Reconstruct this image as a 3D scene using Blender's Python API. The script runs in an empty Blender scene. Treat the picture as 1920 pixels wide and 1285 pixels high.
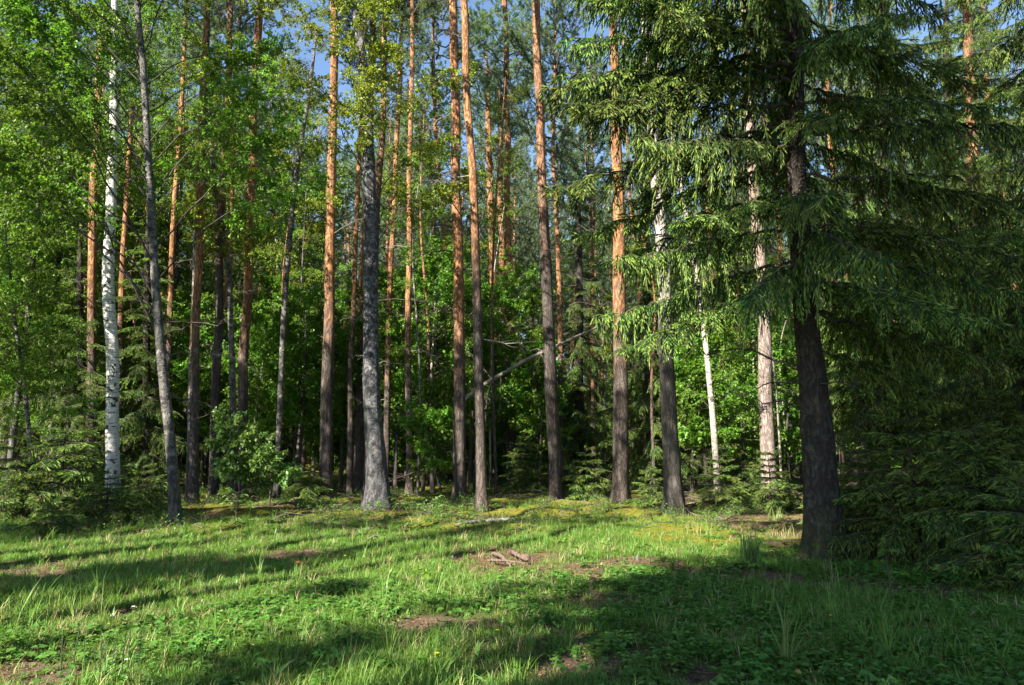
import bpy, math
import numpy as np
from mathutils import Vector, Matrix, Euler

sc = bpy.context.scene
COL = sc.collection
# ------------------------------------------------------------------ camera
F = 1400.0                      # focal length in photo pixels (photo is 1920 x 1285)
PITCH = math.radians(8.0)
CAM = np.array([0.0, 0.0, 1.6])
cd = bpy.data.cameras.new('camera')
cam = bpy.data.objects.new('camera', cd)
COL.objects.link(cam)
cd.sensor_width = 36.0
cd.lens = 36.0 * F / 1920.0
cd.clip_start = 0.05
cd.clip_end = 2000.0
cam.location = tuple(CAM)
cam.rotation_euler = (math.pi / 2 + PITCH, 0, 0)
sc.camera = cam
# ------------------------------------------------------------------ light
SUN_EL = math.radians(36)
SUN_AZ = math.radians(39)       # left of straight behind the camera
SH = np.array([-math.sin(SUN_AZ), -math.cos(SUN_AZ)])      # horizontal direction towards the sun
world = bpy.data.worlds.new('World')
sc.world = world
world.use_nodes = True
wn = world.node_tree
sky = wn.nodes.new('ShaderNodeTexSky')
sky.sky_type = 'NISHITA'
sky.sun_disc = False
sky.sun_elevation = SUN_EL
sky.sun_rotation = math.atan2(SH[0], SH[1])
sky.air_density = 1.0
sky.dust_density = 0.4
sky.ozone_density = 3.0
bg = wn.nodes['Background']
wn.links.new(sky.outputs[0], bg.inputs[0])
bg.inputs[1].default_value = 0.066
sd = bpy.data.lights.new('sun', 'SUN')
sd.energy = 5.0
sd.angle = math.radians(0.5)
sd.color = (1.0, 0.93, 0.80)
sun = bpy.data.objects.new('sun', sd)
COL.objects.link(sun)
sv = Vector((SH[0] * math.cos(SUN_EL), SH[1] * math.cos(SUN_EL), math.sin(SUN_EL)))
sun.rotation_euler = sv.to_track_quat('Z', 'Y').to_euler()
sun.location = (-20, -16, 30)
sc.view_settings.view_transform = 'Standard'
sc.view_settings.look = 'None'
sc.view_settings.gamma = 1.0
sc.view_settings.use_curve_mapping = False
sc.view_settings.exposure = 2.1
sc.cycles.max_bounces = 7
sc.cycles.diffuse_bounces = 4
sc.cycles.glossy_bounces = 2
sc.cycles.transmission_bounces = 4
sc.cycles.use_denoising = True

# ------------------------------------------------------------------ helpers
def rng(s): return np.random.default_rng(s)
def ray(px, py):
    u = (px - 960.0) / F; v = (642.5 - py) / F
    c, s = math.cos(PITCH), math.sin(PITCH)
    return np.array([u, c - s * v, s + c * v])
def at(px, py, d):              # point seen at a photo pixel, d metres deep
    r = ray(px, py)
    return CAM + r * (d / r[1])
def on_ground(px, py):
    r = ray(px, py)
    p = CAM + r * (-CAM[2] / r[2])
    for _ in range(4):
        z = float(gz(p[0], p[1]))
        p = CAM + r * ((z - CAM[2]) / r[2])
    return p

def _h(i, j, k):
    n = (i * 374761393 + j * 668265263 + k * 1274126177) & 0xffffffff
    n = ((n ^ (n >> 13)) * 1274126177) & 0xffffffff
    return ((n ^ (n >> 16)) & 0xffff) / 65535.0
def noise3(x, y, z):
    x, y, z = np.broadcast_arrays(np.asarray(x, float), np.asarray(y, float), np.asarray(z, float))
    i, j, k = np.floor(x).astype(np.int64), np.floor(y).astype(np.int64), np.floor(z).astype(np.int64)
    a, b, c = x - i, y - j, z - k
    a, b, c = a*a*(3-2*a), b*b*(3-2*b), c*c*(3-2*c)
    r = 0
    for di in (0, 1):
        for dj in (0, 1):
            for dk in (0, 1):
                w = (a if di else 1-a) * (b if dj else 1-b) * (c if dk else 1-c)
                r = r + w * _h(i+di, j+dj, k+dk)
    return r
def noise2(x, y): return noise3(x, y, 0.37)
def sstep(a, b, x):
    t = np.clip((np.asarray(x, float) - a) / (b - a), 0, 1)
    return t*t*(3-2*t)
def gz(x, y):                   # ground height
    x = np.asarray(x, float); y = np.asarray(y, float)
    near = 0.05*(noise2(x*0.9+7, y*0.9)-.5) + 0.03*(noise2(x*2.3, y*2.3+5)-.5)
    f = sstep(12.0, 16.0, y + 0.12*np.abs(x))
    far = 0.34*(noise2(x*0.55+3, y*0.55)-.4) + 0.20*(noise2(x*1.7, y*1.7)-.5)
    far = far + 0.9*(noise2(x*0.05+9, y*0.05)-.5)*sstep(24, 60, y)
    return near*(1-f) + (far*0.75+.05)*f

class Geo:
    def __init__(s): s.v, s.f, s.m, s.n = [], [], [], 0
    def add(s, v, f, m=0):
        v = np.asarray(v, float).reshape(-1, 3); f = np.asarray(f, np.int64).reshape(-1, 3)
        if len(f) == 0: return
        s.v.append(v); s.f.append(f + s.n); s.n += len(v)
        s.m.append(np.full(len(f), m) if np.isscalar(m) else np.asarray(m))
    def arrays(s): return np.concatenate(s.v), np.concatenate(s.f), np.concatenate(s.m)
    def merge(s, other, M):
        v, f, m = other
        s.add(v @ M[:3, :3].T + M[:3, 3], f, m)
    def mesh(s, name, mats, smooth=True):
        return mesh_from(name, *s.arrays(), mats, smooth)
def mesh_from(name, v, f, m, mats, smooth=True):
    me = bpy.data.meshes.new(name)
    me.vertices.add(len(v)); me.vertices.foreach_set('co', v.astype(np.float32).ravel())
    me.loops.add(len(f)*3); me.loops.foreach_set('vertex_index', f.astype(np.int32).ravel())
    me.polygons.add(len(f))
    me.polygons.foreach_set('loop_start', np.arange(0, len(f)*3, 3, dtype=np.int32))
    me.polygons.foreach_set('material_index', m.astype(np.int32))
    if smooth: me.polygons.foreach_set('use_smooth', np.ones(len(f), bool))
    for mt in mats: me.materials.append(mt)
    me.update(calc_edges=True)
    return me
def obj(name, me, parent=None, loc=(0, 0, 0), rot=(0, 0, 0), scale=1.0):
    o = bpy.data.objects.new(name, me); COL.objects.link(o)
    o.location = tuple(loc); o.rotation_euler = rot
    o.scale = (scale,)*3 if np.isscalar(scale) else scale
    if parent is not None: o.parent = parent
    return o
def tag(o, label=None, cat=None, group=None, kind=None):
    if label: o['label'] = label
    if cat: o['category'] = cat
    if group: o['group'] = group
    if kind: o['kind'] = kind
    return o
def thing(name, label, cat, loc, group=None, rz=0.0):
    return tag(obj(name, None, None, loc, (0, 0, rz)), label, cat, group)
def M4(loc, rot, s=1.0):
    return np.array(Matrix.LocRotScale(Vector(loc), Euler(rot), Vector((s, s, s))))
def unit(a): return a / np.maximum(np.linalg.norm(a, axis=-1, keepdims=True), 1e-9)

def sticks(g, A, B, ra, rb, m=0, k=4):
    A, B = np.atleast_2d(A), np.atleast_2d(B); n = len(A)
    ra = np.broadcast_to(np.asarray(ra, float), (n,)); rb = np.broadcast_to(np.asarray(rb, float), (n,))
    d = unit(B - A)
    ref = np.where(np.abs(d[:, 2:3]) > .9, np.array([[1., 0, 0]]), np.array([[0, 0, 1.]]))
    u = unit(np.cross(d, ref)); w = np.cross(d, u)
    a = np.arange(k) * 2*np.pi/k
    ring = u[:, None]*np.cos(a)[None, :, None] + w[:, None]*np.sin(a)[None, :, None]
    V = np.concatenate([A[:, None] + ring*ra[:, None, None], B[:, None] + ring*rb[:, None, None]], 1)
    i = np.arange(k); j = (i+1) % k
    f = np.concatenate([np.stack([i, j, j+k], 1), np.stack([i, j+k, i+k], 1)])
    g.add(V.reshape(-1, 3), (f[None] + (np.arange(n)*2*k)[:, None, None]).reshape(-1, 3), m)
def poly(g, P, r0, r1, m=0, k=4):
    t = np.linspace(0, 1, len(P)); r = r0*(1-t) + r1*t
    sticks(g, P[:-1], P[1:], r[:-1], r[1:], m, k)
def needles(g, P, D, L, W, rg, m=0):
    n = len(P); D = unit(D)
    s = unit(np.cross(D, rg.normal(size=(n, 3))))
    L = np.broadcast_to(L, (n,))[:, None]; h = (np.broadcast_to(W, (n,))/2)[:, None]
    V = np.stack([P - s*h, P + s*h, P + D*L], 1)
    g.add(V.reshape(-1, 3), np.arange(3*n).reshape(-1, 3), m)
def leaves(g, P, D, Nn, L, W, m=0, fold=.18):
    n = len(P); D = unit(D)
    S = unit(np.cross(D, Nn)); Nn = np.cross(S, D)
    L = np.broadcast_to(L, (n,))[:, None]; W = np.broadcast_to(W, (n,))[:, None]
    V = np.stack([P, P + D*L*.42 + S*W/2 + Nn*W*fold, P + D*L - Nn*L*.12, P + D*L*.42 - S*W/2 + Nn*W*fold], 1)
    b = np.arange(n)*4
    f = np.concatenate([np.stack([b, b+1, b+2], 1), np.stack([b, b+2, b+3], 1)])
    g.add(V.reshape(-1, 3), f, np.concatenate([np.broadcast_to(m, (n,))]*2))

# ------------------------------------------------------------------ materials
class Mat:
    def __init__(s, name):
        s.m = bpy.data.materials.new(name); s.m.use_nodes = True
        s.nt = s.m.node_tree; s.b = s.nt.nodes['Principled BSDF']; s.out = s.nt.nodes['Material Output']
    def n(s, t, **kw):
        nd = s.nt.nodes.new('ShaderNode' + t)
        for k, v in kw.items(): setattr(nd, k, v)
        return nd
    def l(s, a, b): s.nt.links.new(a, b)
    def math(s, op, a, b=None, c=None):
        nd = s.n('Math', operation=op)
        for i, x in enumerate((a, b, c)):
            if x is None: continue
            if isinstance(x, (int, float)): nd.inputs[i].default_value = x
            else: s.l(x, nd.inputs[i])
        return nd.outputs[0]
    def mix(s, f, a, b, blend='MIX'):
        nd = s.n('Mix', data_type='RGBA', blend_type=blend)
        for sock, x in ((nd.inputs[0], f), (nd.inputs[6], a), (nd.inputs[7], b)):
            if isinstance(x, (int, float)): sock.default_value = x
            elif isinstance(x, tuple): sock.default_value = (*x, 1)
            else: s.l(x, sock)
        return nd.outputs[2]
    def coords(s, scale):
        tc = s.n('TexCoord'); mp = s.n('Mapping'); mp.inputs['Scale'].default_value = scale
        s.l(tc.outputs['Object'], mp.inputs[0]); return mp.outputs[0]
    def noise(s, vec, scale, detail=4, rough=.55):
        nd = s.n('TexNoise'); nd.inputs['Scale'].default_value = scale
        nd.inputs['Detail'].default_value = detail; nd.inputs['Roughness'].default_value = rough
        if vec is not None: s.l(vec, nd.inputs['Vector'])
        return nd.outputs[0]
    def ramp(s, f, stops):
        nd = s.n('ValToRGB'); e = nd.color_ramp.elements
        while len(e) < len(stops): e.new(.5)
        for el, (p, c) in zip(e, stops):
            el.position = p; el.color = (*c, 1) if isinstance(c, tuple) else (c, c, c, 1)
        s.l(f, nd.inputs[0]); return nd.outputs[0]
    def bump(s, h, strength, dist):
        nd = s.n('Bump'); nd.inputs['Strength'].default_value = strength; nd.inputs['Distance'].default_value = dist
        s.l(h, nd.inputs['Height']); s.l(nd.outputs[0], s.b.inputs['Normal'])
    def color(s, c): s.l(c, s.b.inputs['Base Color'])

def leaf_mat(name, c1, c2, trans=.35, rough=.5, spec=.35, tint=(1.25, 1.25, .55), spread=.5):
    m = Mat(name)
    gi = m.n('NewGeometry'); oi = m.n('ObjectInfo')
    c = m.mix(gi.outputs['Random Per Island'], c1, c2)
    hv = m.n('HueSaturation')
    hv.inputs['Hue'].default_value = .5
    v = m.math('MULTIPLY_ADD', oi.outputs['Random'], spread, 1 - spread/2)
    m.l(v, hv.inputs['Value'])
    m.l(m.math('MULTIPLY_ADD', oi.outputs['Random'], .03, .485), hv.inputs['Hue'])
    m.l(c, hv.inputs['Color'])
    c = hv.outputs[0]; m.color(c)
    m.b.inputs['Roughness'].default_value = rough
    m.b.inputs['Specular IOR Level'].default_value = spec
    if trans:
        tr = m.n('BsdfTranslucent'); m.l(m.mix(1.0, c, tint, 'MULTIPLY'), tr.inputs[0])
        mx = m.n('MixShader'); mx.inputs[0].default_value = trans
        m.l(m.b.outputs[0], mx.inputs[1]); m.l(tr.outputs[0], mx.inputs[2]); m.l(mx.outputs[0], m.out.inputs[0])
    return m.m
def bark(name, low, high=None, z0=4.0, z1=8.0, crack=(.03, .025, .02), sc_=(13, 13, 3.2), depth=.025, mott=.5, moss=0.0):
    m = Mat(name)
    v = m.coords((1, 1, 1))
    sep = m.n('SeparateXYZ'); m.l(v, sep.inputs[0])
    nz = m.noise(v, 2.2, 5)
    oi = m.n('ObjectInfo')
    base = m.mix(m.noise(m.coords((6, 6, 1.6)), 1.6, 5, .65), tuple(np.array(low)*(1-mott)), tuple(np.array(low)*(1+mott)))
    if high is not None:
        hc = m.mix(m.noise(m.coords((5, 5, 2.2)), 1.8, 5, .6), tuple(np.array(high)*.38), tuple(np.array(high)*1.5))
        z = m.math('ADD', sep.outputs[2], m.math('MULTIPLY', nz, 5.0))
        z = m.math('ADD', z, m.math('MULTIPLY', oi.outputs['Random'], 2.0))
        mr = m.n('MapRange', interpolation_type='SMOOTHSTEP')
        mr.inputs[1].default_value = z0 + 3.5; mr.inputs[2].default_value = z1 + 3.5; m.l(z, mr.inputs[0])
        base = m.mix(mr.outputs[0], base, hc)
    cv = m.coords(sc_)
    rid = m.n('TexNoise'); rid.inputs['Scale'].default_value = 1.0; rid.inputs['Detail'].default_value = 5; rid.inputs['Roughness'].default_value = .6
    rid.inputs['Distortion'].default_value = .6; m.l(cv, rid.inputs['Vector'])
    e0 = m.math('ABSOLUTE', m.math('SUBTRACT', rid.outputs[0], .5))
    e = m.ramp(e0, [(0.0, 0.0), (.085, 1.0)])
    c = m.mix(m.math('MULTIPLY_ADD', e, -.8, .8), base, crack)
    # lichen and moss
    lich = m.ramp(m.noise(v, 3.7, 6, .7), [(.56, 0.0), (.70, 1.0)])
    c = m.mix(m.math('MULTIPLY', lich, .35), c, (.24, .25, .20))
    if moss:
        mr2 = m.n('MapRange'); mr2.inputs[1].default_value = 1.2; mr2.inputs[2].default_value = -.1
        m.l(m.math('ADD', sep.outputs[2], m.math('MULTIPLY', nz, .5)), mr2.inputs[0])
        c = m.mix(m.math('MULTIPLY', mr2.outputs[0], moss), c, (.06, .075, .02))
    m.color(c); m.b.inputs['Roughness'].default_value = .92; m.b.inputs['Specular IOR Level'].default_value = .2
    h = m.math('ADD', m.math('MULTIPLY', e, .7), m.math('MULTIPLY', m.noise(m.coords((14, 14, 5)), 2, 6, .7), .6))
    m.bump(h, .9, depth)
    return m.m
def birch_bark(name, white, dark, z0, z1, patch):
    m = Mat(name)
    v = m.coords((1, 1, 1)); sep = m.n('SeparateXYZ'); m.l(v, sep.inputs[0])
    base = m.mix(m.noise(v, 5, 5), tuple(np.array(white)*.78), white)
    lent = m.ramp(m.noise(m.coords((5, 5, 46)), 1.0, 3, .6), [(.55, 0.0), (.62, 1.0)])
    c = m.mix(m.math('MULTIPLY', lent, .8), base, dark)
    chev = m.ramp(m.noise(m.coords((4.2, 4.2, 4.6)), 1.3, 3, .55), [(patch, 0.0), (patch + .035, 1.0)])
    c = m.mix(chev, c, dark)
    band = m.ramp(m.noise(m.coords((1.2, 1.2, 9)), 1.5, 4, .7), [(.61, 0.0), (.65, 1.0)])
    c = m.mix(band, c, tuple(np.array(dark)*1.4))
    z = m.math('ADD', sep.outputs[2], m.math('MULTIPLY', m.noise(m.coords((4, 4, 1.2)), 2, 4), 1.6))
    mr = m.n('MapRange'); mr.inputs[1].default_value = z1 + .8; mr.inputs[2].default_value = z0 + .8; m.l(z, mr.inputs[0])
    rough_ = m.mix(m.ramp(m.noise(m.coords((11, 11, 3.5)), 1.3, 5, .65), [(.44, 0.0), (.62, 1.0)]), tuple(np.array(dark)*.7), tuple(np.array(white)*.9))
    lich = m.ramp(m.noise(m.coords((6, 6, 5)), 1.6, 5, .7), [(.53, 0.0), (.62, .9)])
    c = m.mix(lich, c, tuple(np.array(white)*2.3)) if white[0] < .3 else c
    c = m.mix(mr.outputs[0], c, rough_)
    m.color(c); m.b.inputs['Roughness'].default_value = .75
    h = m.math('SUBTRACT', m.noise(m.coords((10, 10, 5)), 2, 6, .7), m.math('MULTIPLY', chev, -.5))
    m.bump(h, .9, .03)
    return m.m
def plain(name, c, rough=.8, var=.4, scale=20, bump=0):
    m = Mat(name); nz = m.noise(m.coords((1, 1, 1)), scale, 5)
    m.color(m.mix(nz, tuple(np.array(c)*(1-var)), tuple(np.array(c)*(1+var))))
    m.b.inputs['Roughness'].default_value = rough
    if bump: m.bump(nz, .8, bump)
    return m.m

B_PINE = bark('pine_bark', (.105, .082, .072), (.40, .185, .082), 3.2, 7.5)
B_PINE_DARK = bark('pine_bark_dark', (.08, .064, .058), (.33, .165, .085), 6.0, 12)
B_SPRUCE = bark('spruce_bark', (.055, .045, .038), None, sc_=(14, 14, 5), depth=.03, moss=.7)
B_GREY = bark('grey_bark', (.085, .075, .066), (.42, .37, .33), 3.0, 6.0, crack=(.05, .045, .04))
B_PALE = bark('pale_bark', (.27, .215, .19), (.38, .27, .21), 3, 8, crack=(.09, .07, .06))
B_BIRCH = birch_bark('birch_bark_white', (.66, .635, .59), (.035, .032, .03), .2, 1.3, .585)
B_BIRCH_CREAM = birch_bark('birch_bark_cream', (.40, .36, .30), (.06, .05, .045), .2, 1.0, .60)
B_BIRCH_GREY = birch_bark('birch_bark_grey', (.098, .09, .08), (.022, .02, .018), .1, 2.2, .52)
B_BIRCH_BLACK = birch_bark('birch_bark_black', (.095, .095, .102), (.020, .018, .017), .6, 3.6, .45)
WOOD = plain('twig_wood', (.06, .047, .037))
WOOD_BIRCH = plain('birch_twig_wood', (.04, .03, .026))
WOOD_DEAD = plain('dead_wood', (.17, .145, .12), var=.5)
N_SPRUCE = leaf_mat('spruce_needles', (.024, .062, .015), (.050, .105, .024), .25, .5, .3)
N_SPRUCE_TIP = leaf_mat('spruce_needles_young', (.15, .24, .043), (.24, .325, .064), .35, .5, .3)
N_SPRUCE_OLD = leaf_mat('spruce_needles_old', (.085, .075, .035), (.14, .105, .06), .15, .7, .2)
N_PINE = leaf_mat('pine_needles', (.125, .20, .10), (.19, .27, .145), .38, .5, .35)
L_BIRCH = leaf_mat('birch_leaf', (.085, .185, .022), (.165, .285, .035), .46, .45, .35)
L_YELLOW = leaf_mat('birch_leaf_yellowish', (.14, .21, .022), (.25, .29, .035), .42, .45, .35)
L_BROAD = leaf_mat('broad_leaf', (.082, .195, .022), (.165, .30, .035), .46, .42, .4)
L_OAK = leaf_mat('oak_leaf', (.085, .175, .040), (.15, .25, .06), .35, .4, .4, spread=.35)
G_BLADE = leaf_mat('grass_blade', (.078, .175, .025), (.165, .265, .045), .36, .5, .3, spread=.6)
G_DRY = leaf_mat('dry_grass_blade', (.28, .24, .11), (.42, .36, .18), .25, .6, .2)
G_HERB = leaf_mat('herb_leaf', (.055, .15, .025), (.12, .25, .04), .35, .45, .35)
G_HERB2 = leaf_mat('clover_leaf', (.10, .20, .045), (.17, .27, .06), .3, .45, .35)
G_WEED = leaf_mat('weed_leaf', (.09, .20, .04), (.16, .28, .07), .3, .45, .4)
G_MOSS = leaf_mat('moss_sprig', (.14, .155, .02), (.27, .255, .035), .25, .7, .15)

# ------------------------------------------------------------------ bough generators (each grows along +X from its root)
def spruce_bough(seed, L, hang=.6, big=1.0, dens=1.0):
    r = rng(seed); g = Geo()
    n = max(8, int(L/.09)); t = np.linspace(0, 1, n+1)
    dr = r.uniform(.16, .34)
    ax = np.stack([L*t*(1-.08*t), .07*L*np.sin(t*3+r.uniform(0, 6))*t, L*(-.06*t - dr*t**2 + .10*t**4)], 1)
    ax[2:] += r.normal(0, .008*L, (n-1, 3))
    poly(g, ax, .006+.007*L, .003, 0, 5)
    A, B, lit = [], [], []  # last list: chance of pale new growth per shoot, highest towards the tips
    s = .12*L
    while s < L*.99:
        tt = s/L; i = min(int(tt*n), n-1); fr = tt*n-i
        p0 = ax[i]*(1-fr) + ax[i+1]*fr; tan = unit(ax[i+1]-ax[i])
        for sd_ in (-1, 1):
            if r.random() < .10: continue
            l = (.40*L**.75*(1-tt)**.65*min(1, .35+tt*2.2) + .10)*r.uniform(.55, 1.15)
            if tt < .3 and L > 2 and r.random() < .45: l *= .5
            ang = math.radians(r.uniform(36, 62))
            d = unit(math.cos(ang)*tan + math.sin(ang)*sd_*np.array([0, 1, 0]) + np.array([0, 0, r.uniform(-.35, .1)]))
            m = max(2, int(l/(.062*big)))
            q = np.linspace(0, 1, m+1)[:, None]; hg = hang*r.uniform(.5, 1.4)
            P = p0 + d*l*q*(1-.35*min(1, hg)*q) + np.array([0, 0, -1.])*hg*l*q**1.7
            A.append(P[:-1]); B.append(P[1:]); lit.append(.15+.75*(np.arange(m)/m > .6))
            sticks(g, P[:-1], P[1:], .0028, .002, 0, 3)
            td = unit(P[1:]-P[:-1])
            up = np.array([0, 0, 1.])
            for k in range(m):
                side = unit(np.cross(td[k], up)+1e-6)
                for s2 in (-1, 1):
                    if r.random() < .18: continue
                    e = unit(td[k]*1.0 + side*s2*.72 + np.array([0, 0, -.45*hg+r.uniform(-.25, .12)]))
                    ll = (.055+.13*(1-k/m)**.8)*r.uniform(.65, 1.3)*big**.5
                    c = P[k]+e*ll*.55; c2 = c + unit(e + np.array([0, 0, -.35*hg]))*ll*.5
                    A.append(np.array([P[k], c])); B.append(np.array([c, c2])); lit.append(np.array([.25, .8]))
        s += .062/dens*big*r.uniform(.75, 1.25)
    A.append(ax[n//2:-1]); B.append(ax[n//2+1:]); lit.append(np.full(n-n//2, .8))
    A, B, lit = np.concatenate(A), np.concatenate(B), np.concatenate(lit)
    Ls = np.linalg.norm(B-A, axis=1)
    cnt = np.maximum(2, (Ls/(.0055*big)*dens).astype(int))
    idx = np.repeat(np.arange(len(A)), cnt); N = len(idx)
    q = r.random(N)[:, None]
    P = A[idx]*(1-q) + B[idx]*q
    T = unit(B-A)[idx]
    R = r.normal(size=(N, 3)); R[:, 2] = R[:, 2]*.7+.15; R = unit(R - T*np.sum(R*T, 1, keepdims=True))
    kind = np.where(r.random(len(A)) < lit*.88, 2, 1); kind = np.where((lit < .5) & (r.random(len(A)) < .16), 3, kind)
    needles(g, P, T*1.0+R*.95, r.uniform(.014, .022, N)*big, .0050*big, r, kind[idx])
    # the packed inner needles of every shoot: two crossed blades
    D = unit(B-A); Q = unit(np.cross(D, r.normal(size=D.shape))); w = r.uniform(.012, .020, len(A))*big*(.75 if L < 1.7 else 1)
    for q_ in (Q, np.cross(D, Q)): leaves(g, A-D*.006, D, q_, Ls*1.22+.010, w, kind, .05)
    return g.arrays()
def leafy_bough(seed, L, leaf=.05, up=.35, nsub=14, per=9, droop=.5, wide=.8, broad=False, start=.16):
    r = rng(seed); g = Geo()
    n = 10; t = np.linspace(0, 1, n+1)
    ax = np.stack([L*t*(1-.1*t), L*.07*np.sin(4*t+r.uniform(0, 6))*t, L*(up*t - droop*.5*t**2.2)], 1)
    ax[1:] += r.normal(0, .012*L, (n, 3))
    poly(g, ax, .003+(.006 if start < .3 else .004)*L, .0025, 0, 5)
    LP, LD = [], []
    def hang_leaves(P, k):
        for _ in range(k):
            u = r.random(); i = min(int(u*(len(P)-1)), len(P)-2)
            LP.append(P[i]+(P[i+1]-P[i])*r.random()+r.normal(0, .25*leaf, 3))
            d = unit(P[-1]-P[0])*.5+r.normal(0, .6, 3)+np.array([0, 0, -.35]); LD.append(d)
    for s in np.linspace(start, .98, nsub):
        i = min(int(s*n), n-1); p0 = ax[i]+(ax[i+1]-ax[i])*(s*n-i); tan = unit(ax[i+1]-ax[i])
        l = L*wide*.5*(1.08-s)**.6*r.uniform(.6, 1.15)
        d = unit(tan*.8 + r.normal(0, .55, 3)*np.array([.3, 1.5, .8]) + np.array([0, 0, .1]))
        q = np.linspace(0, 1, 6)[:, None]
        P = p0 + d*l*q + np.array([0, 0, -1.])*droop*.55*l*q**2; P[1:] += r.normal(0, .02*l+.004, (5, 3))
        poly(g, P, .002+.004*l, .0015, 0, 3)
        hang_leaves(P[2:], per)
        for k in range(max(2, int(l/.16))):
            a = P[r.integers(1, 6)]; dd = unit(d*.6 + r.normal(0, .7, 3) + np.array([0, 0, -.2*droop]))
            tl = r.uniform(.12, .30)*(1 if not broad else .8)
            Q = a + dd*tl*np.linspace(0, 1, 4)[:, None] + np.array([0, 0, -1.])*droop*.3*tl*np.linspace(0, 1, 4)[:, None]**2
            sticks(g, Q[:1], Q[-1:], .0018, .001, 0, 3)
            hang_leaves(Q, per)
    LP, LD = np.array(LP), np.array(LD); N = len(LP)
    Nn = r.normal(0, .55, (N, 3)); Nn[:, 2] += 1
    sz = leaf*r.uniform(.65, 1.2, N)
    leaves(g, LP, LD, Nn, sz, sz*(.62 if broad else .72), 1)
    return g.arrays()
def pine_bough(seed, L, ntuft=30, nn=44, nl=.085, nw=.009):
    r = rng(seed); g = Geo()
    n = 8; t = np.linspace(0, 1, n+1)
    ax = np.stack([L*t, L*.12*np.sin(3*t+r.uniform(0, 6))*t, L*(.05*t+.30*t**2)], 1); ax[1:] += r.normal(0, .03*L, (n, 3))
    poly(g, ax, .012+.008*L, .006, 0, 4)
    T = []
    for k in range(ntuft):
        s = r.uniform(.3, 1); i = min(int(s*n), n-1); p0 = ax[i]
        d = unit(np.array([.7, 0, .45]) + r.normal(0, .6, 3))
        l = L*.42*r.uniform(.25, 1)*(1.15-s*.6)
        P = p0 + d*l
        sticks(g, p0[None], P[None], .008, .004, 0, 3); T.append((P, d))
        for _ in range(2):
            d2 = unit(d + r.normal(0, .6, 3)); T.append((P-d*l*.3+d2*r.uniform(.08, .2), d2))
    P = np.array([a for a, _ in T]); D = np.array([b for _, b in T])
    idx = np.repeat(np.arange(len(P)), nn); N = len(idx)
    ND = D[idx]*.75 + unit(r.normal(size=(N, 3)))
    needles(g, P[idx]-D[idx]*r.uniform(0, .10, N)[:, None], ND, nl*r.uniform(.7, 1.2, N), nw, r, 1)
    return g.arrays()
def dead_bough(seed, L):
    r = rng(seed); g = Geo()
    n = 8; t = np.linspace(0, 1, n+1)
    ax = np.stack([L*t, .1*L*np.sin(3*t+r.uniform(0, 6))*t, L*(.15*t-.35*t**2)*r.uniform(-.3, 1.2)], 1); ax[1:] += r.normal(0, .02*L, (n, 3))
    poly(g, ax, .010+.005*L, .002, 0, 4)
    for _ in range(int(6+5*L)):
        i = r.integers(2, n); d = unit(np.array([.7, 0, -.1])+r.normal(0, .6, 3)); l = L*r.uniform(.1, .35)
        P = ax[i]+d*l*np.linspace(0, 1, 5)[:, None]; P[1:] += r.normal(0, .03*l, (4, 3))
        poly(g, P, .005, .0012, 0, 3)
        for _ in range(2):
            a = P[r.integers(1, 5)]; sticks(g, a[None], (a+unit(d+r.normal(0, .8, 3))*l*.4)[None], .0025, .001, 0, 3)
    return g.arrays()

SPR_M = [WOOD, N_SPRUCE, N_SPRUCE_TIP, N_SPRUCE_OLD]
SPR = {}
for L, k in ((.5, 3), (.9, 3), (1.5, 4), (2.4, 4), (3.4, 4)):
    SPR[L] = []
    for i in range(k):
        a = spruce_bough(int(L*100)+i*7+1, L, hang=(.25 if L < 1 else .40+.2*i), big=1.0 if L < 2 else 1.15)
        SPR[L].append((a, mesh_from('spruce_bough', *a, SPR_M)))
SPR_FAR = [spruce_bough(900+i, 2.2, .4+.15*i, 2.3, .9) for i in range(3)]
BIR = {L: [leafy_bough(50+i+int(L*10), L, .062, .55, int(10+6*L), 9, .75, .8) for i in range(4)] for L in (1.4, 2.4, 3.6)}
BRD = {L: [leafy_bough(150+i+int(L*10), L, .105, .35, int(9+6*L), 7, .35, .9, True) for i in range(4)] for L in (.7, 1.3, 2.2)}
LIMB = {L: [leafy_bough(180+i+int(L*10), L, .064, 1.0, 30, 14, .9, .66, False, .36) for i in range(4)] for L in (3.2, 4.6)}
PIN = [pine_bough(250+i, 1.9) for i in range(5)]
DEAD = [mesh_from('dead_branch', *dead_bough(300+i, L), [WOOD_DEAD]) for i, L in enumerate((.6, .9, 1.4, 1.8, 2.4, .5))]
DEADW = [mesh_from('bare_branch', *dead_bough(320+i, L), [WOOD]) for i, L in enumerate((.8, 1.2, 1.8, 2.6))]
BIR_MESH = {L: [mesh_from('birch_bough', *a, [WOOD_BIRCH, L_BIRCH]) for a in v] for L, v in BIR.items()}
LIMB_MESH = {L: [mesh_from('birch_limb', *a, [WOOD_BIRCH, L_BIRCH]) for a in v] for L, v in LIMB.items()}
BIRY_MESH = {L: [mesh_from('yellow_birch_bough', *a, [WOOD_BIRCH, L_YELLOW]) for a in v] for L, v in BIR.items()}
LIMBY_MESH = {L: [mesh_from('yellow_birch_limb', *a, [WOOD_BIRCH, L_YELLOW]) for a in v] for L, v in LIMB.items()}
BRD_MESH = {L: [mesh_from('leafy_bough', *a, [WOOD, L_BROAD]) for a in v] for L, v in BRD.items()}
OAK_MESH = {L: [mesh_from('oak_bough', *a, [WOOD, L_OAK]) for a in v] for L, v in BRD.items() if L < 2}

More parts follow.
